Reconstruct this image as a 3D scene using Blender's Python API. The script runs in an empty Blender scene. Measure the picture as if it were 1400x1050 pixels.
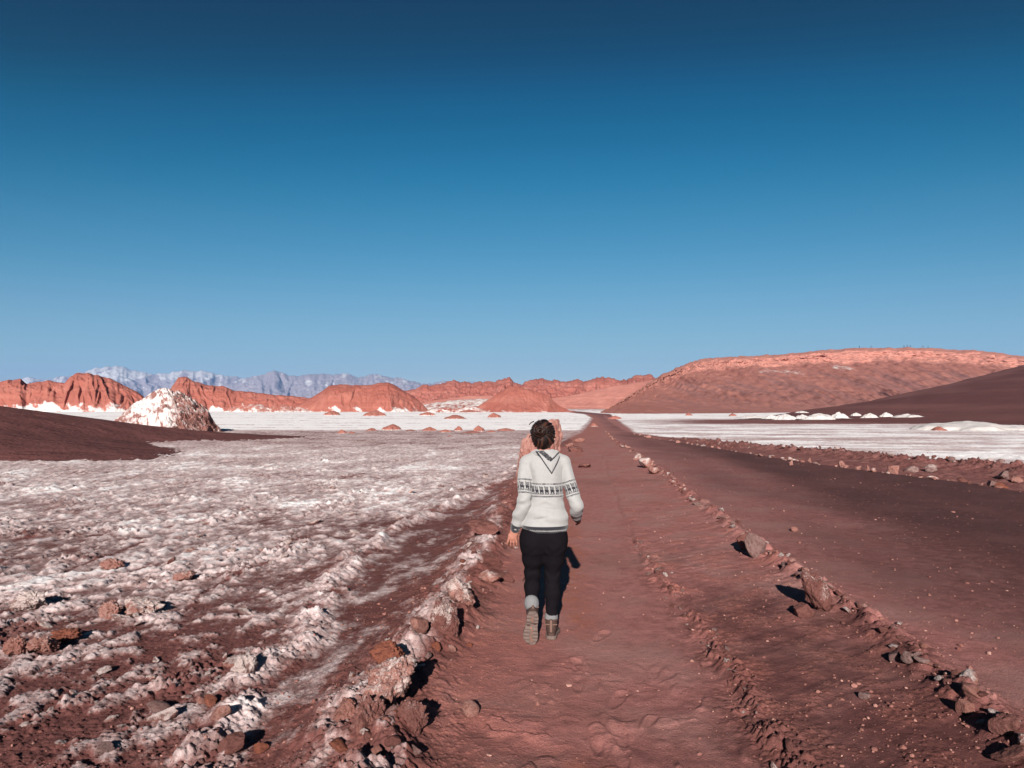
import bpy, bmesh, math, random
import numpy as np
from mathutils import Vector, Matrix

SC = bpy.context.scene
COL = SC.collection
R = math.radians

# ------------------------------------------------------------------ camera
CAM_H, FPX, HOR = 1.69, 1000.0, 555.0
PITCH = math.atan((HOR - 525.0) / FPX)
cd = bpy.data.cameras.new('camera')
cam = bpy.data.objects.new('camera', cd)
COL.objects.link(cam)
cam.location = (0, 0, CAM_H)
cam.rotation_euler = (math.pi / 2 + PITCH, 0, 0)
cd.sensor_width = 36.0
cd.lens = 36.0 * FPX / 1400.0
cd.clip_start = 0.05
cd.clip_end = 40000
SC.camera = cam

# ------------------------------------------------------------------ world, sun, exposure
SUN_EL, SUN_AZ = 21.0, 184.8          # compass degrees clockwise from +Y
world = bpy.data.worlds.new('World')
SC.world = world
world.use_nodes = True
wt = world.node_tree
bg = wt.nodes['Background']
sky = wt.nodes.new('ShaderNodeTexSky')
sky.sky_type = 'NISHITA'
sky.sun_disc = False
sky.sun_elevation = R(SUN_EL)
sky.sun_rotation = R(SUN_AZ)
sky.altitude = 2400
sky.air_density = 1.0
sky.dust_density = 0.2
sky.ozone_density = 3.0
hs = wt.nodes.new('ShaderNodeHueSaturation')
hs.inputs['Saturation'].default_value = 1.25
hs.inputs['Hue'].default_value = 0.485
wt.links.new(sky.outputs[0], hs.inputs['Color'])
# deepen the blue of the high desert sky: a tone curve on the sky colour itself
dn = wt.nodes.new('ShaderNodeMix'); dn.data_type = 'RGBA'; dn.blend_type = 'MULTIPLY'; dn.inputs[0].default_value = 1
dn.inputs[7].default_value = (.08, .08, .08, 1)
wt.links.new(hs.outputs[0], dn.inputs[6])
cv = wt.nodes.new('ShaderNodeRGBCurve'); cv.mapping.extend = 'EXTRAPOLATED'; cv.mapping.clip_max_x = 1.3; cv.mapping.clip_max_y = 1.3; cv.mapping.use_clip = False
for ch, pts in ((0, ((0, 0), (0.0198, 0.0007), (0.0304, 0.0007), (0.0605, 0.0385), (0.1511, 0.158), (0.4211, 0.335), (1.2, 0.95))),
                (1, ((0, 0), (0.1198, 0.034), (0.1634, 0.0962), (0.2598, 0.218), (0.4462, 0.365), (0.7414, 0.495), (1.2, 0.82))),
                (2, ((0, 0), (0.2604, 0.0832), (0.3465, 0.2186), (0.503, 0.392), (0.714, 0.522), (0.828, 0.545), (1.2, 0.78)))):
    c = cv.mapping.curves[ch]
    for p in pts[1:-1]: c.points.new(*p)
    c.points[0].location = pts[0]; c.points[-1].location = pts[-1]
cv.mapping.update()
wt.links.new(dn.outputs[2], cv.inputs['Color'])
up = wt.nodes.new('ShaderNodeVectorMath'); up.operation = 'SCALE'; up.inputs['Scale'].default_value = 12.5
wt.links.new(cv.outputs[0], up.inputs[0]); wt.links.new(up.outputs[0], bg.inputs['Color'])
bg.inputs['Strength'].default_value = 0.05

sd = bpy.data.lights.new('sun', 'SUN')
sd.energy = 5.0
sd.angle = R(0.5)
sd.color = (1.0, 0.93, 0.86)
sun = bpy.data.objects.new('sun', sd)
COL.objects.link(sun)
LDIR = Vector((-math.sin(R(SUN_AZ)) * math.cos(R(SUN_EL)), -math.cos(R(SUN_AZ)) * math.cos(R(SUN_EL)), -math.sin(R(SUN_EL))))
sun.rotation_euler = LDIR.to_track_quat('-Z', 'Y').to_euler()
sun.location = (-20, -60, 40)

SC.view_settings.view_transform = 'Standard'
SC.view_settings.look = 'None'
SC.view_settings.gamma = 1.0
SC.view_settings.exposure = 0.9
SC.cycles.max_bounces = 5
SC.cycles.volume_bounces = 0

rng = np.random.default_rng(7)
random.seed(7)

# ------------------------------------------------------------------ pixel -> world helpers (authoring only)
_cp, _sp = math.cos(PITCH), math.sin(PITCH)
def ray(u, v):
    a, b = (u - 700.0) / FPX, (525.0 - v) / FPX
    return a, _cp - b * _sp, _sp + b * _cp           # x, y(forward), z
def P(u, v, d):                                       # pixel at forward distance d
    x, y, z = ray(u, v)
    return (x / y * d, d, CAM_H + z / y * d)
def PZ(u, d, z=0.0):                                  # column u at distance d, given height
    return ((u - 700.0) / FPX * d * 1.0, d, z)
def PG(u, v, z=0.0):                                  # pixel on the level z
    x, y, zz = ray(u, v)
    k = (z - CAM_H) / zz
    return (x * k, y * k)

# ------------------------------------------------------------------ numpy noise
def _h(ix, iy, iz, seed):
    n = (ix.astype(np.int64) * 374761393 + iy.astype(np.int64) * 668265263 + iz * 2147483647 * 3 + seed * 1274126177) & 0xFFFFFFFF
    n = ((n ^ (n >> 13)) * 1274126177) & 0xFFFFFFFF
    n = ((n ^ (n >> 16)) * 2246822519) & 0xFFFFFFFF
    return n ^ (n >> 15)
def pn(x, y, seed=0):
    x = np.asarray(x, float); y = np.asarray(y, float)
    ix = np.floor(x).astype(np.int64); iy = np.floor(y).astype(np.int64)
    fx, fy = x - ix, y - iy
    u = fx * fx * fx * (fx * (fx * 6 - 15) + 10); v = fy * fy * fy * (fy * (fy * 6 - 15) + 10)
    def g(dx, dy):
        a = _h(ix + dx, iy + dy, 0, seed).astype(float) * (2 * math.pi / 4294967296.0)
        return np.cos(a) * (fx - dx) + np.sin(a) * (fy - dy)
    a = g(0, 0); b = g(1, 0); c = g(0, 1); d = g(1, 1)
    return ((a + (b - a) * u) * (1 - v) + (c + (d - c) * u) * v) * 1.5
def fbm(x, y, o=4, seed=0, gain=0.5):
    s = 0; a = 1.0
    for k in range(o):
        s = s + a * pn(x, y, seed + k * 17); x = x * 2.03; y = y * 2.03; a *= gain
    return s
def ridged(x, y, o=4, seed=0, gain=0.5):
    s = 0; a = 1.0
    for k in range(o):
        s = s + a * (1 - 2 * np.abs(pn(x, y, seed + k * 17))); x = x * 2.03; y = y * 2.03; a *= gain
    return s / 2
def cells(x, y, seed=0):                              # worley: F1, F2, id
    ix = np.floor(x).astype(np.int64); iy = np.floor(y).astype(np.int64)
    f1 = np.full(np.shape(x), 9.0); f2 = f1.copy(); idd = np.zeros(np.shape(x))
    for dx in (-1, 0, 1):
        for dy in (-1, 0, 1):
            h1 = _h(ix + dx, iy + dy, 0, seed).astype(float) / 4294967296.0
            h2 = _h(ix + dx, iy + dy, 1, seed + 5).astype(float) / 4294967296.0
            d = np.hypot(ix + dx + h1 - x, iy + dy + h2 - y)
            m = d < f1
            f2 = np.where(m, f1, np.minimum(f2, d)); idd = np.where(m, (h1 * 7.3 + h2 * 3.1) % 1.0, idd)
            f1 = np.where(m, d, f1)
    return f1, f2, idd
def pn3(p, seed=0):
    i = np.floor(p).astype(np.int64); f = p - i
    w = f * f * f * (f * (f * 6 - 15) + 10)
    out = 0
    for dx in (0, 1):
        for dy in (0, 1):
            for dz in (0, 1):
                hh = _h(i[:, 0] + dx, i[:, 1] + dy, i[:, 2] + dz, seed)
                t = hh.astype(float) * (2 * math.pi / 4294967296.0)
                cz = (((hh >> 7) & 1023) / 511.5 - 1)
                cr = np.sqrt(np.maximum(0, 1 - cz * cz))
                g = np.cos(t) * cr * (f[:, 0] - dx) + np.sin(t) * cr * (f[:, 1] - dy) + cz * (f[:, 2] - dz)
                out = out + g * (w[:, 0] if dx else 1 - w[:, 0]) * (w[:, 1] if dy else 1 - w[:, 1]) * (w[:, 2] if dz else 1 - w[:, 2])
    return out * 1.4
def fbm3(p, o=4, seed=0, gain=0.5):
    s = 0; a = 1.0
    for k in range(o):
        s = s + a * pn3(p, seed + 13 * k); p = p * 2.03; a *= gain
    return s
def sst(a, b, x):
    t = np.clip((x - a) / (b - a), 0, 1)
    return t * t * (3 - 2 * t)
def gauss(x, w):
    return np.exp(-(x / w) ** 2)

# ------------------------------------------------------------------ mesh + object helpers
def make_mesh(name, V, F, mask=None, smooth=True):
    V = np.asarray(V, np.float32); F = np.asarray(F, np.int32)
    me = bpy.data.meshes.new(name)
    n = F.shape[1]
    me.vertices.add(len(V)); me.vertices.foreach_set('co', V.ravel())
    me.loops.add(F.size); me.loops.foreach_set('vertex_index', F.ravel())
    me.polygons.add(len(F)); me.polygons.foreach_set('loop_start', np.arange(0, F.size, n, dtype=np.int32))
    me.polygons.foreach_set('use_smooth', np.full(len(F), smooth))
    me.update(calc_edges=True)
    if mask is not None:
        m = np.asarray(mask, np.float32)
        if m.ndim == 1: m = np.stack([m, m * 0, m * 0], 1)
        if m.shape[1] == 3: m = np.concatenate([m, np.ones((len(m), 1), np.float32)], 1)
        at = me.attributes.new('m', 'FLOAT_COLOR', 'POINT')
        at.data.foreach_set('color', m.astype(np.float32).ravel())
    return me
def link(name, me, mat=None, parent=None, loc=None):
    o = bpy.data.objects.new(name, me)
    COL.objects.link(o)
    if mat is not None and me is not None and not me.materials: me.materials.append(mat)
    if parent is not None: o.parent = parent
    if loc is not None: o.location = loc
    return o
def tag(o, label, cat, group=None):
    o['label'] = label; o['category'] = cat
    if group: o['group'] = group
    return o
def struct(o):
    o['kind'] = 'structure'; return o
def grid_faces(ni, nj):
    i, j = np.meshgrid(np.arange(ni - 1), np.arange(nj - 1), indexing='ij')
    a = (i * nj + j).ravel()
    return np.stack([a, a + nj, a + nj + 1, a + 1], 1)

# ------------------------------------------------------------------ materials
class NT:
    def __init__(s, name, rough=0.9, spec=0.15):
        s.m = bpy.data.materials.new(name); s.m.use_nodes = True
        s.t = s.m.node_tree; s.b = s.t.nodes['Principled BSDF']
        s.b.inputs['Roughness'].default_value = rough
        s.b.inputs['Specular IOR Level'].default_value = spec
        s.tc = s.t.nodes.new('ShaderNodeTexCoord')
    def n(s, ty, **kw):
        q = s.t.nodes.new(ty)
        for k, v in kw.items(): setattr(q, k, v)
        return q
    def put(s, sock, v):
        if isinstance(v, (int, float)): sock.default_value = v
        elif isinstance(v, tuple): sock.default_value = v if len(v) != 3 or sock.type == 'VECTOR' else (*v, 1)
        else: s.t.links.new(v, sock)
    def coord(s, scale=(1, 1, 1), rot=0.0, which='Object'):
        q = s.n('ShaderNodeMapping'); q.inputs['Scale'].default_value = scale
        q.inputs['Rotation'].default_value = (0, 0, rot)
        s.put(q.inputs[0], s.tc.outputs[which]); return q.outputs[0]
    def noise(s, scale, detail=4, rough=0.55, vec=None, dist=0.0):
        q = s.n('ShaderNodeTexNoise'); q.inputs['Scale'].default_value = scale
        q.inputs['Detail'].default_value = detail; q.inputs['Roughness'].default_value = rough
        q.inputs['Distortion'].default_value = dist
        s.put(q.inputs['Vector'], s.tc.outputs['Object'] if vec is None else vec); return q.outputs['Fac']
    def vor(s, scale, vec=None, feature='F1'):
        q = s.n('ShaderNodeTexVoronoi', feature=feature); q.inputs['Scale'].default_value = scale
        s.put(q.inputs['Vector'], s.tc.outputs['Object'] if vec is None else vec); return q
    def math(s, op, a, b=0.0, c=0.0):
        q = s.n('ShaderNodeMath', operation=op)
        s.put(q.inputs[0], a); s.put(q.inputs[1], b); s.put(q.inputs[2], c); return q.outputs[0]
    def step(s, x, a, b):
        q = s.n('ShaderNodeMapRange', interpolation_type='SMOOTHSTEP')
        s.put(q.inputs['Value'], x); s.put(q.inputs['From Min'], a); s.put(q.inputs['From Max'], b); return q.outputs[0]
    def mix(s, f, a, b, mode='MIX'):
        q = s.n('ShaderNodeMix', data_type='RGBA', blend_type=mode)
        s.put(q.inputs[0], f); s.put(q.inputs[6], a); s.put(q.inputs[7], b); return q.outputs[2]
    def attr(s, name='m'):
        q = s.n('ShaderNodeAttribute', attribute_name=name)
        w = s.n('ShaderNodeSeparateColor'); s.put(w.inputs[0], q.outputs['Color']); return w.outputs
    def bump(s, h, strength=0.5, dist=0.01, prev=None):
        q = s.n('ShaderNodeBump'); q.inputs['Strength'].default_value = strength; q.inputs['Distance'].default_value = dist
        s.put(q.inputs['Height'], h)
        if prev is not None: s.put(q.inputs['Normal'], prev)
        return q.outputs[0]
    def done(s, col, normal=None):
        s.put(s.b.inputs['Base Color'], col)
        if normal is not None: s.put(s.b.inputs['Normal'], normal)
        return s.m

def at_alpha(k):
    return [q.name for q in k.t.nodes if q.type == 'ATTRIBUTE'][0]
def mat_ground():
    k = NT('desert_ground', 0.95, 0.08)
    at_ = k.attr(); salt, road, red = at_[:3]
    trod = k.t.nodes[at_alpha(k)].outputs['Alpha']
    n1 = k.noise(1.1, 5, 0.6); n2 = k.noise(9, 6, 0.68); n3 = k.noise(75, 5, 0.72); n0 = k.noise(.35, 4, .6)
    strk = k.noise(1.0, 6, 0.65, k.coord((14, 3.0, 8), R(20)))
    earth = k.mix(k.step(n2, .3, .7), (0.28, 0.112, 0.101), (0.40, 0.168, 0.152))
    earth = k.mix(k.step(n1, .42, .66), earth, k.mix(n3, (0.29, 0.145, 0.130), (0.40, 0.20, 0.178)))
    earth = k.mix(k.math('MULTIPLY', k.step(n0, .5, .7), .5), earth, (0.20, 0.085, 0.072))
    earth = k.mix(k.math('MULTIPLY', red, k.step(n2, .3, .62)), earth, k.mix(n3, (0.27, 0.088, 0.058), (0.40, 0.145, 0.10)))
    dark = k.mix(k.step(n2, .3, .7), (0.098, 0.037, 0.034), (0.165, 0.064, 0.057))
    dark = k.mix(k.math('MULTIPLY', red, k.step(n2, .3, .62)), dark, k.mix(n3, (0.13, 0.043, 0.032), (0.24, 0.088, 0.066)))
    dark = k.mix(k.math('MULTIPLY', k.step(n1, .45, .7), .6), dark, (0.165, 0.075, 0.067))
    earth = k.mix(k.step(k.math('ADD', trod, k.math('MULTIPLY', k.math('SUBTRACT', n2, .5), .5)), .05, .9), dark, earth)
    roadc = k.mix(k.step(n2, .3, .7), (0.066, 0.029, 0.028), (0.098, 0.044, 0.041))
    roadc = k.mix(k.step(n1, .45, .8), roadc, (0.120, 0.055, 0.051))
    earth = k.mix(road, earth, roadc)
    earth = k.mix(k.math('MULTIPLY', k.step(salt, .18, .5), .62), earth, k.mix(n3, (0.24, 0.145, 0.135), (0.36, 0.25, 0.235)))
    v = k.vor(48); gr = k.step(v.outputs['Distance'], .25, .13)
    w = k.n('ShaderNodeSeparateColor'); k.put(w.inputs[0], v.outputs['Color'])
    g1 = k.math('MULTIPLY', gr, k.step(w.outputs[0], .66, .74))
    earth = k.mix(k.math('MULTIPLY', g1, .8), earth, k.mix(w.outputs[1], (0.10, 0.045, 0.04), (0.42, 0.22, 0.18)))
    earth = k.mix(k.math('MULTIPLY', k.step(n3, .52, .72), .5), earth, (0.085, 0.034, 0.030))
    v2 = k.vor(130); g2 = k.math('MULTIPLY', k.step(v2.outputs['Distance'], .28, .12), .45)
    earth = k.mix(g2, earth, k.mix(v2.outputs['Color'], (0.09, 0.04, 0.035), (0.34, 0.17, 0.145)))
    n4 = k.noise(210, 3, .7); earth = k.mix(k.math('MULTIPLY', k.step(n4, .42, .66), .35), earth, (0.06, 0.026, 0.024))
    fine = k.math('ADD', k.math('MULTIPLY', k.math('SUBTRACT', n2, .5), 1.0), k.math('MULTIPLY', k.math('SUBTRACT', strk, .5), .9))
    fine = k.math('ADD', fine, k.math('MULTIPLY', k.math('SUBTRACT', n3, .5), .8))
    f = k.step(k.math('ADD', salt, fine), .16, .92)
    saltc = k.mix(k.step(n2, .28, .72), (0.44, 0.33, 0.325), (0.68, 0.575, 0.565))
    saltc = k.mix(k.math('MULTIPLY', k.step(n3, .46, .68), .6), saltc, (0.30, 0.185, 0.175))
    saltc = k.mix(k.math('MULTIPLY', k.step(salt, .80, 1.15), .9), saltc, k.mix(n2, (0.84, 0.81, 0.80), (0.90, 0.88, 0.87)))
    f = k.math('MULTIPLY', f, k.step(salt, .02, .12))
    col = k.mix(f, earth, saltc)
    b = k.bump(n2, .22, .04)
    b = k.bump(k.math('ADD', k.math('ADD', n3, k.math('MULTIPLY', gr, .3)), k.math('MULTIPLY', g2, .5)),   .8, .011, b)
    return k.done(col, b)
def mat_rock(name, ca, cb, cc, salt_c=(0.62, 0.52, 0.49)):
    k = NT(name, 0.9, 0.15)
    salt = k.attr()[0]
    oi = k.n('ShaderNodeObjectInfo')
    n1 = k.noise(3, 5, 0.6); n2 = k.noise(16, 5, 0.65); n3 = k.noise(60, 3, .7)
    base = k.mix(oi.outputs['Random'], ca, cb)
    base = k.mix(k.step(n1, .4, .68), base, cc)
    base = k.mix(k.math('MULTIPLY', k.step(n3, .5, .8), .5), base, (0.07, 0.03, 0.027))
    f = k.step(k.math('ADD', salt, k.math('MULTIPLY', k.math('SUBTRACT', n2, .5), 1.1)), .35, .65)
    col = k.mix(f, base, k.mix(n2, (0.34, 0.25, 0.235), tuple(q * .9 for q in salt_c)))
    b = k.bump(n1, .5, .06); b = k.bump(n2, .6, .025, b); b = k.bump(n3, .4, .008, b)
    return k.done(col, b)
def mat_hill(name, ca, cb, pale, sand=(0.14, 0.066, 0.058), salt_c=(0.62, 0.575, 0.56), sc=1.0, soft=.15, speck=.35, bmp=.5):
    k = NT(name, 0.95, 0.05)
    salt, snd, pl = k.attr()[:3]
    n1 = k.noise(.05 * sc, 6, .65); n2 = k.noise(.4 * sc, 5, .7)
    st = k.noise(1.0, 4, .6, k.coord((.012 * sc, .012 * sc, .55 * sc)))
    col = k.mix(n1, ca, cb)
    col = k.mix(k.math('MULTIPLY', k.step(st, .45, .7), .45), col, pale)
    col = k.mix(k.math('MULTIPLY', pl, k.step(n2, .2, .6)), col, pale)
    fs = k.step(k.math('ADD', snd, k.math('MULTIPLY', k.math('SUBTRACT', n2, .5), .7)), .3, .7)
    col = k.mix(fs, col, k.mix(n2, sand, tuple(c * 1.25 for c in sand)))
    col = k.mix(k.math('MULTIPLY', k.step(n2, .55, .8), speck), col, tuple(c * .45 for c in ca))
    fn = k.math('ADD', k.math('MULTIPLY', k.math('SUBTRACT', n2, .5), .9), k.math('MULTIPLY', k.math('SUBTRACT', n1, .5), .6))
    f = k.step(k.math('ADD', salt, fn), .5 - soft, .5 + soft)
    col = k.mix(f, col, k.mix(n2, tuple(c * .7 for c in salt_c), salt_c))
    b = k.bump(n2, bmp, .8 / sc)
    return k.done(col, b)
def mat_simple(name, ca, cb, scale=40, rough=.8, spec=.2, bump=.3, bd=.004, det=4):
    k = NT(name, rough, spec)
    n = k.noise(scale, det, .65)
    return k.done(k.mix(n, ca, cb), k.bump(n, bump, bd))

M_GROUND = mat_ground()
M_RED = mat_rock('red_rock', (0.135, 0.052, 0.043), (0.19, 0.083, 0.070), (0.11, 0.042, 0.036))
M_PINK = mat_rock('pink_rock', (0.25, 0.112, 0.092), (0.32, 0.175, 0.15), (0.20, 0.075, 0.058))
M_GREY = mat_rock('grey_rock', (0.17, 0.100, 0.093), (0.25, 0.165, 0.152), (0.13, 0.066, 0.058))
M_RUST = mat_rock('rust_rock', (0.22, 0.066, 0.036), (0.21, 0.076, 0.05), (0.13, 0.042, 0.03))
M_HILL = mat_hill('red_hill', (0.225, 0.070, 0.052), (0.285, 0.098, 0.076), (0.36, 0.15, 0.118))
M_MESA = mat_hill('mesa_slope', (0.255, 0.100, 0.079), (0.31, 0.132, 0.108), (0.40, 0.178, 0.142), sand=(0.215, 0.100, 0.089), speck=.12, bmp=.22)
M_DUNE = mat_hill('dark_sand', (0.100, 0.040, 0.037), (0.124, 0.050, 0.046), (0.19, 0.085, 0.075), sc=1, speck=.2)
M_MOUND = mat_hill('mound_earth', (0.24, 0.088, 0.068), (0.29, 0.12, 0.095), (0.34, 0.15, 0.12), sc=6, salt_c=(0.54, 0.50, 0.485))
M_CRUST = mat_hill('salt_outcrop', (0.17, 0.078, 0.068), (0.23, 0.115, 0.10), (0.23, 0.12, 0.105), sc=5, salt_c=(0.60, 0.54, 0.53), soft=.26)
M_MTN = mat_hill('far_mountain', (0.22, 0.195, 0.225), (0.27, 0.24, 0.26), (0.26, 0.23, 0.25), sc=.05, salt_c=(0.46, 0.45, 0.465))  # pale lilac base: part of the distance haze is put into this colour

# ------------------------------------------------------------------ the terrain: edge lines in plan (x at a given y)
def line(px, z):
    pts = sorted([(PG(u, v, z)[1], PG(u, v, z)[0]) for u, v in px])
    return np.array([p[0] for p in pts]), np.array([p[1] for p in pts])
L_BANK = line([(505, 1040), (520, 985), (535, 930), (562, 890), (600, 845), (630, 800), (655, 755), (690, 695), (715, 655), (742, 622), (778, 600), (800, 589), (808, 580), (813, 571), (803, 566)], .08)
L_CRUST = line([(240, 1040), (290, 975), (345, 920), (400, 870), (432, 822), (462, 782), (500, 742), (550, 714), (615, 684), (680, 655), (745, 614), (776, 601), (797, 590), (805, 580), (810, 571), (799, 566)], -.04)
L_CRACK = line([(1060, 1050), (1015, 960), (985, 910), (957, 870), (930, 835), (903, 795), (880, 760), (850, 700), (822, 620)], .02)
L_ROAD = line([(1420, 1048), (1365, 995), (1240, 890), (1118, 805), (1020, 738), (960, 690), (910, 652), (880, 629), (850, 607), (831, 592), (822, 580), (816, 571), (806, 566)], .1)
L_ROADR = line([(1400, 674), (1325, 662), (1225, 650), (1150, 640), (1050, 625), (960, 609), (890, 597), (850, 586), (835, 577), (827, 570.5), (824, 566)], .08)
L_SALTR = line([(1420, 645), (1325, 639), (1200, 627), (1125, 620), (1050, 614), (993, 608), (906, 598), (862, 592), (848, 580), (838, 571), (832, 566)], .0)
def at(L, y): return np.interp(y, L[0], L[1])

def terrain(x, y):
    """height and masks (salt, road, red) of the ground at x, y (metres)"""
    r = np.hypot(x, y)
    w = .10 * fbm(x * 1.1, y * 1.1, 3, 3) + .03 * fbm(x * 7, y * 7, 2, 9)
    near = 1 - sst(18, 45, y)
    xb = at(L_BANK, y) + w; xs = at(L_CRUST, y) + 1.5 * w; xc = at(L_CRACK, y) + .6 * w
    xr = at(L_ROAD, y) + .35 * w; xR = at(L_ROADR, y) + w; xE = at(L_SALTR, y) + 1.5 * w
    db, ds, dc, dr, dR, dE = x - xb, x - xs, x - xc, x - xr, x - xR, x - xE
    fine = fbm(x * 14, y * 14, 3, 21); mid = fbm(x * 3.1, y * 3.1, 4, 31)
    f1, f2, cid = cells(x * 9 + .3 * mid, y * 9, 3); clod = np.clip(f2 - f1, 0, .6) * (.4 + cid)
    g1, g2, gid = cells(x * 22, y * 22, 8); clod2 = np.clip(g2 - g1, 0, .6) * (.3 + gid)
    k1, k2, ki = cells(x * 34 + fine * .3, y * 34, 13); crumb = np.clip(.42 - k1, 0, .4) * (ki > .45) * (.4 + ki) * sst(14, 6, y)
    # --- left of the bank
    left = sst(.15, -.25, db)
    field = sst(.1, -.5, ds)                                   # beyond the crust lip
    yy = np.maximum(y, .1)
    sx = x * .94 - y * .34; sy = x * .34 + y * .94             # streaks run diagonally
    st = fbm(sx * 2.6, sy * .75, 5, 41)
    big = fbm(x * .55, y * .4, 4, 51)
    rough = fbm(x * 5, y * 3.4, 6, 61, .62)
    rl = ridged(sx * 1.7, sy * .9, 5, 71, .55)
    zl = -.13 * sst(0, -.8, db) * near
    lip = gauss(ds, .15) * (.052 + .05 * mid) * near
    slabs = .6 * sst(.12, .22, rough + .5 * st + .4 * big + .10 * fine) + .4 * sst(.42, .5, rough + .5 * st + .4 * big + .12 * fine)
    zl = zl + lip + gauss(ds, .2) * near * (.030 * clod + .024 * clod2 + .02 * crumb) + field * (.020 * slabs + .010 * rl + .006 * rough + .010 * sst(.25, .8, big + rough * .5) * clod / .5 + .014 * clod2 + .020 * crumb)
    zl = zl + (1 - field) * left * (.009 * st + .004 * mid + .006 * clod2 + .014 * crumb)
    patch = sst(.1, .55, fbm(x * .8 + 4, y * .6, 3, 77))
    zl = zl + field * patch * near * (.05 * clod + .04 * clod2 + .012 * fine)
    # --- bank
    lump = .6 + .9 * np.clip(fbm(x * 2.2, y * 2.2, 3, 81) + .25, -.5, 1)
    fadeb = 1 - .6 * sst(9, 20, y)
    bk = np.where(db < 0, gauss(db, .34), gauss(db, .22))
    zb = bk * fadeb * near * (.10 * lump + .05 * clod + .03 * clod2 + .006 * fine) + gauss(db, .6) * .022 * crumb * near
    # --- track
    trk = sst(-.05, .18, db) * sst(.08, -.05, dc)
    q = y * 4.6 + 1.5 * fbm(x * 2.6, y * 1.3, 3, 91) + .5 * np.sin(x * 4)
    rip = (q % 1.0); rip = np.where(rip < .84, rip / .84, (1 - rip) / .16)
    ramp = sst(5.6, 3.6, y)
    patchr = sst(.05, .45, fbm(x * 3.6, y * 3.4, 2, 95))
    u1, u2, ui = cells(x * 3.2, y * 2.4, 15)
    zt = trk * (.003 * mid + .0006 * fine + .004 * crumb * (ki > .85) + ramp * (.017 * rip * patchr + .004 * mid - .014 * gauss(u1, .28) * (ui > .5)))
    g = np.random.default_rng(77)
    for kf in range(30):
        fy = g.uniform(3.3, 11); fx = np.interp(fy, *L_BANK) * .45 + np.interp(fy, *L_CRACK) * .55 + g.normal() * .24; fa = g.normal() * .22
        m = (np.abs(y - fy) < .3) & (np.abs(x - fx) < .3)
        if not m.any(): continue
        px_, py_ = x[m] - fx, y[m] - fy
        a_, b_ = px_ * math.cos(fa) + py_ * math.sin(fa), -px_ * math.sin(fa) + py_ * math.cos(fa)
        wd = .040 + .012 * np.clip(b_ / .12, -1, 1)
        q_ = (np.abs(a_ / wd) ** 2.6 + np.abs(b_ / .135) ** 2.6) ** (1 / 2.6)
        dep = g.uniform(.003, .008)
        zt[m] += -dep * sst(1.15, .6, q_) * (1 + .2 * np.sin(b_ * 40 + kf)) + dep * .55 * gauss(q_ - 1.18, .13)
    zt = zt - .02 * trk * np.cos(np.clip((x - .5 * (xb + xc)) / np.maximum(.5 * (xc - xb), .2), -1, 1) * math.pi / 2)
    # --- shoulder, from the cracked edge up to the row of stones
    s = np.clip(dc / np.maximum(xr - xc, .2), 0, 1)
    sh = sst(-.02, .05, dc) * sst(.05, -.05, dr)
    drag = fbm(sx * 1.4 + sy * .2, x * 4.0 - y * 7.0, 4, 101)
    zs = sst(-.03, .05, dc) * (.035 + .05 * s) * near + sh * near * (.003 * mid + .005 * drag + .0012 * fine + .018 * crumb * sst(-.2, .3, mid + .3 * fine) + .010 * clod2 * sst(.25, .6, mid + .3))
    cr = gauss(dc - .03 - .10 * fbm(y * 1.2, y * 0, 2, 205), .10) * near * sst(12, 6, y) * sst(-.35, .35, fbm(y * 1.7, x * .6, 3, 207))
    zs = zs + cr * (.035 * clod + .04 * clod2 + .03 * crumb + .008)
    # --- road
    rd = sst(-.05, .08, dr) * sst(.1, -.1, dR)
    ruts = .012 * np.cos((x - .5 * (xr + xR)) * 2.6)
    zr = sst(-.05, .15, dr) * .015 * near + rd * near * (.003 * mid + .0008 * fine + .006 * crumb + ruts * .5 + .010 * clod2 * sst(.0, .5, fbm(x * .9, y * .35, 3, 105)))
    be = gauss(dr - .02, .13) * near * (.055 + .045 * mid + .04 * clod + .02 * clod2)
    # --- right verge and berm
    vg = sst(.0, .3, dR) * sst(.2, -.1, dE)
    t = np.clip(dR / np.maximum(xE - xR, .3), 0, 1)
    zv = -sst(0, .3, dR) * .07 * near + vg * near * (.03 * mid + .02 * clod) + gauss(t - .78, .16) * vg * (.13 + .08 * fbm(x * 1.5, y * 1.5, 5, 111, .5) + .14 * clod + .10 * clod2) * (1 - sst(30, 44, y))
    # --- salt flats on the right and far away
    far = sst(26, 50, y)
    bandn = fbm(x * .10, y * .28, 4, 121); band2 = fbm(x * .5, y * 1.1, 3, 125)
    fr = sst(-.2, .4, dE)
    zf = fr * (.02 * band2 + .02 * rough) + far * .0
    z = zl * left + zb + zt + zs + zr + be + zv + zf
    z = np.where(y < .5, z * sst(-1.5, .5, y), z) + .05 * pn(x * .03, y * .03, 5) * sst(12, 60, r)
    # ----- masks
    dlow = sst(7.5, 3.0, y)
    pl = .55 + .06 * sst(5, 9, y) + .14 * st + .16 * rough + .22 * big - .40 * dlow - .20 * patch * dlow + .16 * sst(8, 16, y)
    pl = pl + .25 * (slabs - .5) * sst(26, 8, y)
    lines = gauss(fbm(sx * .55, sy * .16, 3, 131), .035)
    pl = pl - .32 * lines * sst(40, 15, y)
    pl = pl + .22 * sst(48, 58, y) + .38 * fbm(x * .035, y * .22, 4, 211) * sst(45, 60, y) - .22 * sst(28, 36, y) * sst(53, 47, y + 2 * bandn) + .22 * sst(47, 54, y + 2 * bandn) - .25 * np.clip(bandn - .25, 0, 1) * sst(50, 60, y)
    p_field = pl
    p_slope = .20 + .30 * st + .22 * rough + .05 * big + .5 * gauss(ds - .03, .22) * (.7 + .6 * mid)
    p_left = field * p_field + (1 - field) * p_slope
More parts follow.
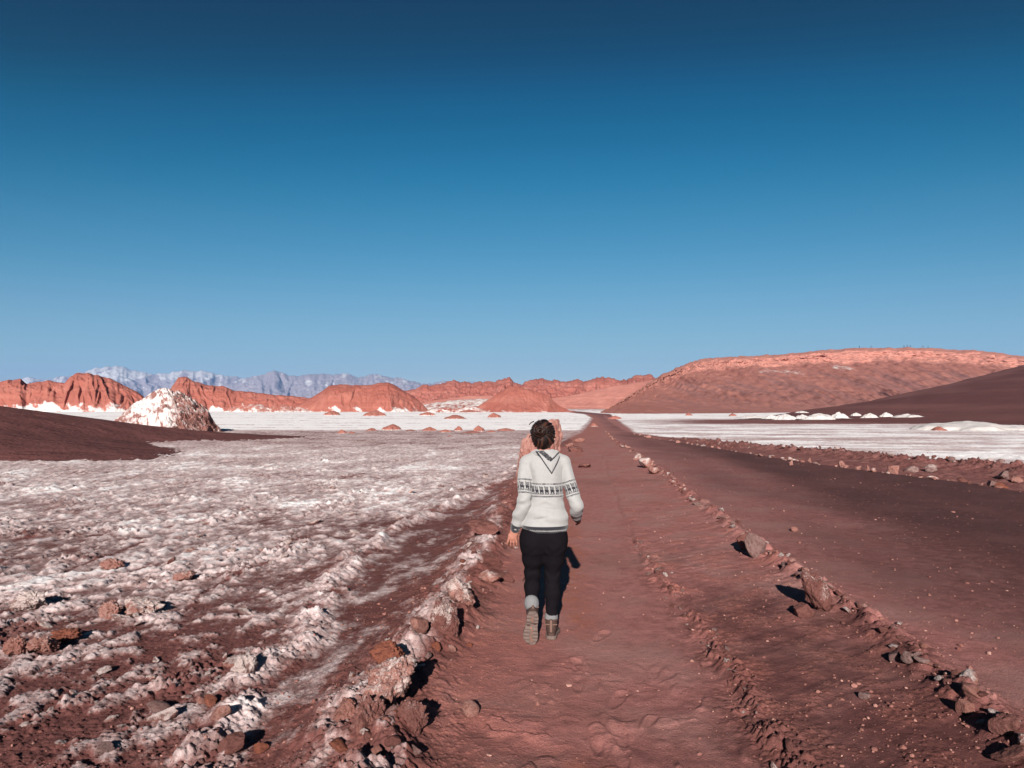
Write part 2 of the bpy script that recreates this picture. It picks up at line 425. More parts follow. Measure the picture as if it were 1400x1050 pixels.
    p_left = p_left * sst(.05, -.35, db) + gauss(db + .04, .20) * (.34 + .5 * fbm(x * 1.6, y * 1.6, 3, 141)) * sst(14, 8, y)
    yb2 = y + 3 * bandn
    p_right = .98 + .20 * band2 + .30 * bandn - .12 * sst(75, 20, y)
    p_right = p_right - 1.0 * sst(.16, .30, x / np.maximum(y, 1) + .05 * band2) * sst(66, 72, yb2) * sst(97, 86, yb2)
    p_right = p_right + .15 * sst(96, 110, y)
    # strip where she walks turns to earth far along the road
    salt = np.where(dE > 0, p_right * sst(.0, .5, dE), np.where(db < .1, p_left, .0))
    verge = gauss(dR - .1, .25) * .2 * mid
    salt = np.clip(salt + np.where((dR > 0) & (dE < 0), verge, 0), 0, 1.2)
    salt = np.where((y < 1) & (x < 0), .5, salt)
    salt = np.where(y > 185, np.maximum(salt - .35 * sst(200, 400, y), 0), salt)
    roadm = sst(-.08, .12, dr) * sst(.15, -.1, dR)
    wheel = np.clip(.22 + .16 * np.cos((x - xr - 1.1) * 2.4) * sst(4, 2, dr) + .72 * sst(.6, 3.2, dr) + .25 * fbm(x * .6, y * .18, 3, 151), 0, 1)
    roadm = roadm * wheel
    red = np.clip(gauss(db - .25, .8) * .45 + gauss(x - (xb + xc) * .5 - .1, .16) * .7 * sst(.0, .3, fbm(x * .7, y * .5, 2, 161) + .1) + .35 * cr + .45 * sh * sst(-.1, .5, mid), 0, 1) * (1 - roadm)
    red = np.where(dE > 0, 0, red)
    cw = np.clip((x - xb) / np.maximum(xc - xb, .2), 0, 1)
    trod = sst(.05, .4, db) * sst(.12, -.25, dc) * (.62 + .38 * gauss(cw - .55, .30)) + sst(-.1, .3, dr) * sst(3.2, .8, dr) * .75 + .55 * sst(10, 22, y) * sst(.2, .5, db) * (dr < 0) + .35 * sst(7, 16, y)
    trod = trod + (dc > -.25) * (dr < .1) * (.22 + .60 * sst(4, 9, y) + .25 * fbm(x * 1.3, y * .8, 3, 221)) * sst(-.25, .15, dc)
    trod = np.clip(trod - .25 * sst(4.6, 3.4, y) + .12 * mid, 0, 1)
    return z, salt, roadm, red, (dr > 0) & (dR < 0) & (y > 1) & (y < 235), (db > .12) & (dc < 0) & (y > 1) & (y < 60), trod
def gz(x, y):
    return float(terrain(np.array([float(x)]), np.array([float(y)]))[0][0])
def on_ground(u, v):
    z = 0.0
    for _ in range(4):
        x, y = PG(u, v, z); z = gz(x, y)
    return x, y, z

def build_ground():
    th = np.concatenate([np.linspace(-180, -60, 40)[:-1], np.linspace(-60, -38, 60)[:-1], np.linspace(-38, 38, 660)[:-1], np.linspace(38, 60, 60)[:-1], np.linspace(60, 180, 41)])
    th = R(1) * th
    rr = np.concatenate([np.linspace(.02, 2.4, 30)[:-1], np.exp(np.linspace(math.log(2.4), math.log(9), 640))[:-1],
                         np.exp(np.linspace(math.log(9), math.log(60), 560))[:-1], np.exp(np.linspace(math.log(60), math.log(240), 200))[:-1],
                         np.exp(np.linspace(math.log(240), math.log(16000), 50))])
    T, RR = np.meshgrid(th, rr, indexing='xy')
    X = (np.sin(T) * RR).ravel(); Y = (np.cos(T) * RR).ravel()
    z, salt, roadm, red, isr, ist, trod = terrain(X, Y)
    V = np.stack([X, Y, z], 1)
    F = grid_faces(len(rr), len(th))[:, ::-1]
    M = np.stack([salt, roadm, red, trod], 1)
    fr = isr[F[:, 0]]; ft = ist[F[:, 0]] & ~fr
    for name, sel in (('ground', ~fr & ~ft), ('road', fr), ('path', ft)):
        f = F[sel]; used = np.unique(f)
        mp = np.full(len(V), -1, np.int32); mp[used] = np.arange(len(used))
        struct(link(name, make_mesh(name, V[used], mp[f], M[used]), M_GROUND))
build_ground()

# ------------------------------------------------------------------ lofted landforms
def resample(pts, n):
    pts = np.asarray(pts, float)
    d = np.concatenate([[0], np.cumsum(np.hypot(np.diff(pts[:, 0]), np.diff(pts[:, 1])))])
    s = np.linspace(0, d[-1], n)
    return np.stack([np.interp(s, d, pts[:, k]) for k in range(3)], 1)
def smooth_line(a, k):
    if k < 2: return a
    ker = np.hanning(2 * k + 1); ker /= ker.sum()
    p = np.concatenate([np.repeat(a[:1], k, 0), a, np.repeat(a[-1:], k, 0)])
    return np.stack([np.convolve(p[:, c], ker, 'valid') for c in range(3)], 1)
def loft(name, rails, ns, nts, mat, disp=None, mask=None, sm=3):
    rl = [smooth_line(resample(r, ns), sm) for r in rails]
    rows, tt = [], []
    n = len(rl)
    for i in range(n - 1):
        p0, p1, p2, p3 = rl[max(i - 1, 0)], rl[i], rl[i + 1], rl[min(i + 2, n - 1)]
        m = nts[i]
        for j in range(m + (i == n - 2)):
            t = j / m
            c = .5 * ((2 * p1) + (p2 - p0) * t + (2 * p0 - 5 * p1 + 4 * p2 - p3) * t * t + (3 * p1 - p0 - 3 * p2 + p3) * t ** 3)
            lin = p1 + (p2 - p1) * t
            rows.append(.5 * c + .5 * lin); tt.append(i + t)
    V = np.stack(rows).reshape(-1, 3)
    S = np.tile(np.linspace(0, 1, ns), len(rows)); T = np.repeat(np.array(tt), ns)
    if disp is not None: V = disp(V, S, T)
    M = mask(V, S, T) if mask is not None else np.zeros((len(V), 3))
    F = grid_faces(len(rows), ns)
    return link(name, make_mesh(name, V, F, M), mat)
def pxrail(pts, dd=0, dv=0): return [P(u, v + dv, d + dd) for u, v, d in pts]

def hill(name, prof, mat, kf=1.5, kb=1.2, ns=300, base=-.4, gully=.25, gf=6.0, seed=1, saltfoot=.5, rough=.04, extra=0.0, sand=0.0, salt_all=0.0, sharp=1.0):
    """an eroded hill: its crest line (u, v, distance) becomes a ridge with gullied flanks in front and behind"""
    ridge = np.array(pxrail(prof))
    ridge = resample(ridge, ns)
    hgt = np.maximum(ridge[:, 2] - base, .05)
    dirn = ridge[:, :2] / np.linalg.norm(ridge[:, :2], axis=1)[:, None]
    H = hgt.max()
    jag = H * rough * fbm(ridge[:, 0] / H * 2.2, ridge[:, 1] / H * 2.2, 5, seed, .62)
    ridge[:, 2] += jag * np.clip(hgt / H * 2, 0, 1)
    ts = np.concatenate([np.linspace(-1, -.0, 64), np.linspace(.06, 1, 20)])
    rows = []
    s = ridge[:, 0] / H
    along = np.cumsum(np.concatenate([[0], np.hypot(np.diff(ridge[:, 0]), np.diff(ridge[:, 1]))])) / H
    hs_ = smooth_line(np.stack([hgt, hgt, hgt], 1), max(3, ns // 30))[:, 0] + extra
    for t in ts:
        a = abs(t)
        dep = (kf if t < 0 else kb) * hs_ * a
        g = ridged(along * gf + .5 * fbm(along * 3, along * 0 + a * 1.5, 2, seed + 5), along * 0 + a * .8 + (7 if t > 0 else 0), 4, seed + 3, .42)
        env = (a * (1 - a)) ** .7 * 1.6
        dep = dep + g * gully * hgt * env * (1 if t < 0 else .6)
        x = ridge[:, 0] + np.sign(t) * dirn[:, 0] * dep; y = ridge[:, 1] + np.sign(t) * dirn[:, 1] * dep
        z = base + (ridge[:, 2] - base) * ((1 - a) ** 1.15 if sharp == 1.0 else 1 - a ** sharp)
        z = z + g * gully * .22 * hgt * env + H * rough * .8 * fbm(x / H * 5, y / H * 5 + z / H * 5, 4, seed + 8, .6) * min(1, 4 * a) * np.clip(hgt / H * 2, 0, 1)
        rows.append(np.stack([x, y, z], 1))
    V = np.stack(rows).reshape(-1, 3)
    T = np.repeat(np.abs(ts), ns)
    zz = (V[:, 2] - base) / H
    nz = fbm(V[:, 0] / H * 2, V[:, 1] / H * 2, 4, seed + 11)
    ns2 = fbm(V[:, 0] / H * 3 + zz * 3, zz * 3, 5, seed + 13, .6)
    salt = np.clip(saltfoot * sst(.30, -.06, zz + .13 * nz + .14 * ns2) + salt_all + .25 * salt_all * nz, 0, 1.1)
    M = np.stack([salt, np.full(len(V), sand), np.clip(nz, 0, 1) * .6], 1)
    return link(name, make_mesh(name, V, grid_faces(len(ts), ns)[:, ::-1], M), mat)

def at_d(l, d): return [(u, v, d) for u, v in l]
# far snow-capped range, in two overlapping massifs
struct(hill('mountain', at_d([(-260, 535), (-120, 522), (0, 519), (50, 518), (95, 515), (120, 505), (135, 502), (150, 500), (165, 501), (180, 506), (210, 511), (232, 510), (250, 506), (270, 507), (300, 512), (330, 516), (360, 522), (420, 536), (470, 552)], 7000), M_MTN, kf=3, kb=2, ns=420, base=-30, gully=.6, gf=2.2, seed=21, saltfoot=0, rough=.05))
struct(hill('mountain', at_d([(250, 545), (300, 527), (335, 518), (352, 514), (365, 508), (378, 507), (395, 514), (410, 512), (430, 509), (455, 512), (475, 511), (490, 516), (505, 512), (520, 513), (535, 518), (550, 517), (575, 525), (592, 525), (612, 521), (640, 522), (700, 530), (800, 545), (850, 553)], 6200), M_MTN, kf=3, kb=2, ns=420, base=-30, gully=.6, gf=2.6, seed=22, saltfoot=0, rough=.05))
def snow(o, zlo, zhi, amp, seed):
    me = o.data; n = len(me.vertices)
    co = np.empty(n * 3, np.float32); me.vertices.foreach_get('co', co); co = co.reshape(-1, 3).astype(float)
    s = sst(zlo, zhi, co[:, 2] + amp * fbm(co[:, 0] / 120 + co[:, 2] / 150, co[:, 2] / 75 - co[:, 1] / 500, 5, seed, .6))
    m = np.zeros((n, 4), np.float32); m[:, 0] = s; m[:, 3] = 1
    me.attributes['m'].data.foreach_set('color', m.ravel())
snow(bpy.data.objects['mountain'], 150, 340, 190, 5)
snow(bpy.data.objects['mountain.001'], 260, 400, 200, 6)

# red hills beyond the salt flat
struct(hill('hill', at_d([(-200, 540), (-80, 524), (0, 523), (14, 520), (28, 518), (36, 525), (52, 522), (66, 521), (88, 524), (96, 516), (104, 510), (120, 509), (130, 513), (150, 517), (160, 522), (176, 530), (190, 538), (205, 548), (222, 560)], 230), M_HILL, seed=31, ns=520, gully=.62, gf=.85, rough=.028, saltfoot=.75, sharp=1.45))
struct(hill('hill', at_d([(205, 560), (228, 540), (236, 528), (244, 517), (254, 516), (265, 522), (285, 527), (305, 528), (320, 534), (345, 535), (375, 540), (400, 541), (430, 545), (470, 560)], 250), M_HILL, seed=32, ns=400, gully=.5, gf=.9, rough=.025, saltfoot=.7, sharp=1.35))
struct(hill('hill', at_d([(398, 560), (415, 550), (435, 538), (450, 528), (465, 526), (485, 526), (505, 527), (517, 524), (530, 523), (540, 527), (552, 534), (563, 541), (573, 548), (585, 560)], 215), M_HILL, seed=33, ns=360, gully=.40, gf=.8, rough=.018, saltfoot=.55, sharp=1.5))
struct(hill('hill', at_d([(640, 563), (662, 550), (682, 538), (697, 527), (712, 530), (735, 536), (750, 541), (762, 553), (780, 562), (800, 566)], 200), M_HILL, seed=34, ns=320, gully=.28, gf=.8, rough=.016, saltfoot=.45))
# pale saddles of salt between the hills
struct(hill('salt_slope', at_d([(250, 560), (300, 556), (345, 548), (400, 545), (440, 548), (520, 556), (580, 553), (620, 547), (660, 545), (700, 550), (760, 560)], 270), M_HILL, seed=35, ns=360, kf=5, gully=.2, gf=3, saltfoot=.2, salt_all=.52, rough=.05))
struct(hill('hill', at_d([(296, 566), (318, 559), (338, 554), (352, 552), (368, 556), (388, 553), (404, 556), (420, 560), (440, 567)], 205), M_HILL, seed=41, ns=260, gully=.5, gf=.9, rough=.06, saltfoot=.7, salt_all=.42, kf=2.2))
struct(hill('hill', at_d([(566, 567), (588, 560), (604, 557), (622, 559), (640, 555), (655, 558), (676, 566)], 190), M_HILL, seed=42, ns=240, gully=.5, gf=.9, rough=.06, saltfoot=.7, salt_all=.42, kf=2.4))
# jagged ridge and layered cliff at the head of the valley
struct(hill('ridge', at_d([(520, 552), (548, 537), (562, 531), (582, 528), (600, 523), (612, 521), (640, 524), (668, 522), (682, 520), (697, 518), (706, 523), (722, 521), (732, 520), (742, 517), (752, 521), (770, 521), (790, 516), (800, 520), (812, 520), (828, 518), (842, 519), (860, 516), (872, 514), (886, 511), (896, 516), (960, 530), (1020, 550)], 640), M_HILL, seed=36, ns=620, gully=.55, gf=1.3, rough=.085, saltfoot=0, salt_all=.20, kf=2.2))
struct(hill('hill', at_d([(540, 560), (590, 548), (640, 541), (700, 541), (752, 545), (785, 540), (830, 529), (870, 523), (905, 517), (950, 516), (1020, 530)], 420), M_MESA, seed=37, ns=360, gully=.12, gf=.8, rough=.015, saltfoot=.12, kf=1.6))

# the big flat-topped mesa on the right
RIM = [(816, 566, 196), (832, 559, 214), (850, 548, 235), (880, 530, 270), (905, 515, 300), (940, 500, 340), (960, 494, 360), (1000, 491, 385), (1050, 489, 400), (1110, 484, 420), (1160, 480, 430), (1250, 479, 430), (1330, 482, 420), (1400, 490, 400), (1500, 505, 380), (1650, 530, 360)]
def mesa_disp(V, S, T):
    env = sst(0, .6, T) * sst(3.0, 2.2, T)
    rt = sst(.08, .3, S)
    g = ridged(S * 26 + .6 * fbm(S * 9, T, 2, 3), T * .3, 2, 171, .35)
    c = fbm(S * 55, T * 4, 4, 173, .6)
    dirn = V[:, :2] / np.linalg.norm(V[:, :2], axis=1)[:, None]
    amt = -env * (5.5 * g * (.35 + .65 * rt)) - sst(1.7, 2.0, T) * sst(3.0, 2.9, T) * 2.2 * c
    V[:, :2] += dirn * amt[:, None]
    V[:, 2] += 1.1 * fbm(S * 42, T * .35, 4, 189, .55) * env * rt
    V[:, 2] += .6 * fbm(S * 60, T * 9, 4, 175, .6) * sst(.1, .5, T) * (.4 + .6 * rt) + .5 * fbm(S * 24, T * 0, 3, 177) * sst(2.5, 3, T) * rt
    return V
def mesa_mask(V, S, T):
    n = fbm(S * 30, T * 2, 4, 181)
    u = V[:, 0] / V[:, 1] * 1000 + 700
    salt = .55 * sst(.45, .0, T + .3 * n) * sst(1050, 860, u) + .42 * gauss(T - 1.75, .22) * sst(.2, .5, fbm(S * 14, T, 3, 183)) * sst(1000, 1050, u)
    gs = ridged(S * 26 + .6 * fbm(S * 9, T, 2, 3), T * .3, 3, 171, .5)
    snd = sst(2.15, 1.45, T + .45 * gs + .2 * n) * sst(830, 960, u) * .50 + .42 * fbm(S * 60, T * .35, 4, 187, .6) * sst(.3, .9, T) * sst(2.2, 1.6, T)
    pl = sst(1.9, 2.1, T + .1 * n) * .9 + .5 * np.clip(n, 0, 1)
    return np.stack([salt, snd, pl], 1)
struct(loft('mesa', [
    [PZ(826, 150, -.3), PZ(900, 148, -.3), PZ(1000, 158, -.3), PZ(1100, 185, -.3), PZ(1250, 220, -.3), PZ(1400, 240, -.3), PZ(1650, 240, -.3)],
    [P(820, 566, 180), P(850, 556, 200), P(880, 549, 220), P(920, 541, 235), P(1000, 535, 255), P(1110, 533, 285), P(1250, 533, 310), P(1400, 532, 315), P(1650, 545, 300)],
    [P(816, 566, 194), P(850, 551, 231), P(880, 535, 264), P(905, 523, 292), P(940, 511, 330), P(1000, 503, 372), P(1110, 497, 408), P(1250, 494, 417), P(1400, 503, 388), P(1650, 540, 350)],
    pxrail(RIM),
    [P(u, v + 1.0, d + 45) for u, v, d in RIM],
    [PZ(u, d + 160, -.3) for u, v, d in RIM]], 760, [44, 60, 40, 10, 6], M_MESA, mesa_disp, mesa_mask))
# dark sand sheet banked against it
def dune_disp(V, S, T):
    V[:, 2] += .25 * fbm(V[:, 0] * .03, V[:, 1] * .03, 3, 191) * sst(.3, 1, T)
    return V
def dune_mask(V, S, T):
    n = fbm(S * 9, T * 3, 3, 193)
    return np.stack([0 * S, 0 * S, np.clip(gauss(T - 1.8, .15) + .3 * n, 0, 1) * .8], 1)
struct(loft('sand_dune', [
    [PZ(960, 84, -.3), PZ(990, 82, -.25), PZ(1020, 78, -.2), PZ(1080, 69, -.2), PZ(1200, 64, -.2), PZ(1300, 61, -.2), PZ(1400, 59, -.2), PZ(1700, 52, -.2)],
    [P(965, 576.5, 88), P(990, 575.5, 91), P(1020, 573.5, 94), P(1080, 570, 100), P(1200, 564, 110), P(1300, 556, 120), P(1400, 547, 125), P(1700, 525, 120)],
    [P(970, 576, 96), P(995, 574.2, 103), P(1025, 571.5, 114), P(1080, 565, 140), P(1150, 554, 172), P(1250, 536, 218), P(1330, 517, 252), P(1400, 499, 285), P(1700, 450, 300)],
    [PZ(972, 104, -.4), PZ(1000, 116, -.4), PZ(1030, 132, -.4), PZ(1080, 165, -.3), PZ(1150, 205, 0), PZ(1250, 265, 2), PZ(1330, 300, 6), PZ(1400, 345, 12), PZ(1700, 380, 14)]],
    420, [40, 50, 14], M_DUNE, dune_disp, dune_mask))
# low tongue of dark sand on the left
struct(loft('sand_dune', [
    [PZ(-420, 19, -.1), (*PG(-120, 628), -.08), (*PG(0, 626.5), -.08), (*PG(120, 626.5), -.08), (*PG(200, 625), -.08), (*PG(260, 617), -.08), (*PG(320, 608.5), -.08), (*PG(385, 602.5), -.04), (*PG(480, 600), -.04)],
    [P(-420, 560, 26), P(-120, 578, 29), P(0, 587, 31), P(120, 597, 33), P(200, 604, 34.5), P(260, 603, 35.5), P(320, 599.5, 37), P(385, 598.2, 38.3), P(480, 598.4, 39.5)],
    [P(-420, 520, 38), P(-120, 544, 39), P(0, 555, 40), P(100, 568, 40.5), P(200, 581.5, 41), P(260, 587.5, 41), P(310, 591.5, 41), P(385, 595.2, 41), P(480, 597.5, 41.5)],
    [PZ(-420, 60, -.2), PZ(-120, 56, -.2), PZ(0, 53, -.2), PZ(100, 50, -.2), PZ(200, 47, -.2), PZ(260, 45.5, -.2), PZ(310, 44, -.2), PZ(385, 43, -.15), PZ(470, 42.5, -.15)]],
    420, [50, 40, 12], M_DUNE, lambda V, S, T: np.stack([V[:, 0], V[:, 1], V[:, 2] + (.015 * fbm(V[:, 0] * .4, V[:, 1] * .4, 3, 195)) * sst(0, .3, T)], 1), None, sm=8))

# ------------------------------------------------------------------ rocks
def ico(sub):
    bm = bmesh.new(); bmesh.ops.create_icosphere(bm, subdivisions=sub, radius=1.0)
    V = np.array([v.co[:] for v in bm.verts]); F = np.array([[v.index for v in f.verts] for f in bm.faces]); bm.free()
    return V, F
ICO = {k: ico(k) for k in (1, 2, 3, 4, 5, 6)}
def rock_mesh(seed, sub=4, rough=.10, cuts=11, salt=0.0, flat=.85, pits=0.0, freq=1.6, asp=1.0):
    V, F = ICO[sub]; V = V.copy()
    g = np.random.default_rng(seed)
    for _ in range(cuts):
        n = g.normal(size=3); n /= np.linalg.norm(n)
        d = g.uniform(.42, .82)
        V -= np.maximum(V @ n - d, 0)[:, None] * n * .93
    N = V / np.linalg.norm(V, axis=1)[:, None]
    V = V @ (np.eye(3) + .16 * g.normal(size=(3, 3)))
    U = V * np.array([1, 1, asp])
    h = fbm3(U * freq + seed * 3.7, 5, seed, .58) * rough - rough * .9 * np.abs(fbm3(U * freq * 1.5 + seed, 4, seed + 31, .6))
    if pits: h = h - pits * np.clip(np.abs(fbm3(U * 3.1 + seed, 3, seed + 9)) * -1 + .25, 0, 1) + pits * .8 * fbm3(U * 5 + 3, 3, seed + 4, .6)
    V = V + N * h[:, None]
    lo, hi = V.min(0), V.max(0); V = (V - (lo + hi) / 2) / ((hi - lo) / 2)
    V[:, 2] *= flat
    s = np.clip(salt * (.75 + .5 * N[:, 2] + .7 * fbm3(V * 1.7, 3, seed + 2)), 0, 1) if salt else np.zeros(len(V))
    return make_mesh('rock', V, F, s, smooth=True)
PROTO = [rock_mesh(100 + k, 3, .09, 12, 0) for k in range(9)]
PROTO_S = [rock_mesh(130 + k, 4, .14, 9, .55, .8, .12) for k in range(6)]
def proto_with(me, mat):
    key = me.name + mat.name
    if key not in CACHE:
        c = me.copy(); c.materials.clear(); c.materials.append(mat); CACHE[key] = c
    return CACHE[key]
CACHE = {}
def place_rock(me, mat, loc, scale, rot, label, cat='stone', group=None, name='stone'):
    o = bpy.data.objects.new(name, proto_with(me, mat)); COL.objects.link(o)
    o.location = loc; o.scale = scale; o.rotation_euler = rot
    return tag(o, label, cat, group)
def hero(u, v, wpx, hpx, mat, seed, label, salt=0.0, rough=.14, cuts=9, pits=.1, sub=5, depth=1.0, sink=.25, rot=(0, 0, 0), name='rock', cat='rock', freq=1.6):
    """a rock whose foot shows at pixel u, v and which is wpx by hpx large in the photograph"""
    x, y, z = on_ground(u, v)
    w = wpx * y / FPX; h = hpx * y / FPX
    me = rock_mesh(seed, sub, rough, cuts, salt, 1.0, pits, freq, max(.35, h / w))
    me.materials.append(mat)
    o = bpy.data.objects.new(name, me); COL.objects.link(o)
    hz = h / (2 * (1 - sink * .6))
    o.scale = (w / 2, w / 2 * depth, hz); o.rotation_euler = tuple(R(a) for a in rot)
    o.location = (x, y + w * .4 * depth, z + h - hz)
    return tag(o, label, cat)

# the salt-crusted ledge on the left bank
hero(526, 972, 70, 62, M_PINK, 201, 'largest salt-crusted pale rock on the near left bank, its right face steep and shaded', .42, .18, 14, .04, 6, 1.1, .5, (0, 10, 10), freq=2.0)
hero(498, 1000, 64, 44, M_RED, 202, 'low crumbly brown rock spreading left of the largest salt-crusted rock', .3, .2, 12, .14, 6, .9, .45, (0, -8, 30), freq=2.4)
hero(560, 1000, 46, 34, M_RED, 234, 'low cracked brown rock at the right foot of the largest salt-crusted rock', .25, .18, 12, .12, 6, .9, .45, (0, 12, 15), freq=2.4)
hero(470, 985, 40, 24, M_PINK, 235, 'crumbly pinkish rock at the left end of the ledge with the largest salt-crusted rock', .2, .2, 10, .14, 5, .9, .45, (0, 0, 50), freq=2.4)
hero(527, 920, 52, 38, M_RUST, 203, 'dark rust-red blocky rock just behind the largest salt-crusted rock', 0, .13, 12, .12, 5, .8, .3, (0, 0, 20))
hero(572, 868, 28, 22, M_PINK, 204, 'squared pinkish red block at the foot of the pale crusted ledge', 0, .06, 14, .03, 4, .9, .25, (0, 0, 25))
hero(608, 872, 42, 48, M_RED, 205, 'pale salt-crusted ledge on the bank left of the walker\'s lifted boot', .42, .18, 12, .05, 6, 1.3, .45, (0, 5, -10))
hero(628, 828, 44, 34, M_PINK, 206, 'pinkish pale rock at the far end of the crusted ledge', .5, .15, 9, .12, 5, 1.2, .35)
hero(610, 838, 17, 13, M_GREY, 207, 'small smooth grey stone lying on the pale crusted ledge', 0, .05, 10, .02, 4, .9, .15)
hero(670, 795, 34, 17, M_PINK, 208, 'flat pale pink slab lying left of the walker\'s knee', .35, .08, 12, .03, 5, .7, .3, (0, 4, 15))
hero(692, 796, 22, 11, M_RED, 209, 'flat reddish stone right beside the pale pink slab', 0, .07, 12, .03, 4, .8, .3)
hero(643, 980, 24, 17, M_PINK, 210, 'rounded pale pink stone half sunk at the end of a red ridge in the path', .25, .05, 7, .02, 5, .9, .35)
hero(618, 890, 12, 9, M_PINK, 211, 'small rounded whitish stone below the pale crusted ledge', .3, .05, 8, 0, 4)
hero(585, 888, 10, 9, M_GREY, 212, 'small dark grey stone beside the dark rust-red blocky rock', 0, .06, 10, 0, 4)
hero(536, 1018, 22, 14, M_RED, 213, 'brown angular stone in the rubble at the near end of the bank', 0, .08, 12, .03, 4)
hero(512, 1035, 20, 12, M_PINK, 214, 'pale angular stone in the rubble at the near end of the bank', 0, .08, 12, .03, 4)
hero(568, 1035, 18, 12, M_GREY, 215, 'grey angular stone in the rubble at the near end of the bank', 0, .08, 12, .03, 4)
hero(298, 985, 28, 18, M_PINK, 216, 'rounded pale brown stone at the lower edge of the salt field', .2, .06, 9, .02, 5, .9, .3)
hero(284, 968, 18, 14, M_RUST, 217, 'bright orange-rust angular stone at the lower edge of the salt field', 0, .06, 13, .02, 4)
hero(272, 964, 14, 12, M_PINK, 218, 'squarish pink stone touching the orange-rust angular stone', 0, .05, 13, 0, 4)
hero(212, 978, 32, 13, M_GREY, 219, 'smooth elongated pinkish grey stone alone on bare earth', .1, .04, 6, 0, 5, .6, .3, (0, 0, 10))
hero(140, 1032, 26, 11, M_GREY, 220, 'flat grey stone with a dark hollow behind it near the bottom edge', .2, .07, 9, .03, 4, .7, .3)
hero(310, 1030, 44, 20, M_RED, 221, 'broad dark red stone in the cracked red earth at the bottom edge', 0, .08, 10, .05, 5, .8, .4)
hero(354, 1032, 22, 12, M_RUST, 222, 'orange-red stone in the cracked red earth at the bottom edge', 0, .08, 10, .05, 4, .8, .4)
hero(48, 895, 46, 26, M_PINK, 223, 'tallest jagged pink clod in the lower left of the salt field', .3, .2, 7, .22, 6, 1, .3)
hero(12, 898, 36, 24, M_PINK, 224, 'jagged pink clod left of the tallest one in the salt field', .3, .2, 7, .22, 6, 1, .3)
hero(82, 882, 40, 16, M_RUST, 225, 'jagged reddish clod right of the tallest one in the salt field', .15, .2, 7, .22, 6, 1, .3)
hero(185, 842, 60, 18, M_PINK, 226, 'wide jagged salt clod with a dark right end in the salt field', .55, .22, 7, .24, 6, .8, .3)
hero(145, 848, 36, 24, M_PINK, 227, 'knobbly clod of pinkish stones in the salt field beside the wide jagged clod', .3, .22, 7, .24, 6, .9, .3)
hero(30, 838, 50, 22, M_GREY, 228, 'greyish salt clod at the left edge of the salt field', .7, .22, 7, .24, 6, .9, .3)
hero(148, 778, 30, 16, M_PINK, 229, 'lone pink-topped clod standing out of the middle salt field', .3, .2, 8, .2, 5, .9, .3)
hero(248, 798, 30, 14, M_PINK, 230, 'low pinkish clod with a shaded right side in the salt field', .4, .18, 8, .2, 5, .9, .3)
hero(330, 920, 34, 22, M_GREY, 231, 'salt-coated rock on the near end of the salt lip', .8, .18, 8, .2, 5, .9, .3)
hero(660, 560 + 170, 44, 16, M_RED, 232, 'broad low red slab left of the walker\'s hip', .1, .1, 10, .06, 5, .8, .35)
hero(672, 765, 30, 14, M_RED, 233, 'red broken slab beside the walker\'s left hand', .2, .12, 10, .08, 5, .8, .35)
# the row along the road: the striking ones
hero(1124, 838, 40, 54, M_RED, 251, 'upright pointed boulder with a white salt streak in the row of stones edging the road', .30, .10, 14, .04, 6, .9, .25, (0, -6, 20))
hero(1103, 845, 30, 18, M_RED, 241, 'flat round stone at the foot of the upright pointed boulder', .1, .06, 8, .03, 5, .8, .3)
hero(1036, 757, 24, 34, M_GREY, 242, 'larger leaning grey-pink boulder of the pair in the road-edge row', .08, .06, 7, .02, 5, .8, .25, (0, -24, 20))
hero(1019, 752, 20, 24, M_RED, 243, 'smaller rounded boulder of the leaning pair in the road-edge row', .1, .06, 8, .03, 5, 1, .2)
hero(1246, 905, 18, 13, M_GREY, 244, 'olive-grey pointed stone in the near road-edge row', 0, .05, 11, .02, 4)
hero(1226, 898, 18, 12, M_GREY, 245, 'smooth grey stone next to the olive-grey pointed stone', 0, .04, 8, 0, 4)
hero(1325, 965, 20, 18, M_PINK, 246, 'pale brown angular stone in the near road-edge row above a dark hollow', .25, .07, 12, .03, 5)
hero(1382, 1010, 34, 26, M_RED, 247, 'flat-topped red stone at the lower right corner', 0, .09, 12, .04, 5)
hero(1392, 1046, 40, 24, M_RED, 248, 'broken brown stone at the lower right corner under the flat-topped one', .1, .09, 12, .04, 5)
hero(1184, 958, 14, 9, M_GREY, 249, 'grey pebble alone on the shoulder between the cracked edge and the stone row', .2, .04, 8, 0, 4)
hero(885, 640, 20, 14, M_PINK, 250, 'brightest white and pink stone of the far road-edge row', .6, .08, 11, .03, 4)
hero(895, 648, 16, 10, M_PINK, 251, 'pale orange stone just nearer than the brightest stone of the road-edge row', .4, .08, 11, .03, 4)
hero(872, 629, 12, 9, M_PINK, 252, 'pale stone just beyond the brightest stone of the road-edge row', .5, .08, 11, .03, 4)
hero(1088, 727, 12, 7, M_PINK, 253, 'single brown stone lying on the open road', 0, .06, 11, .02, 4)
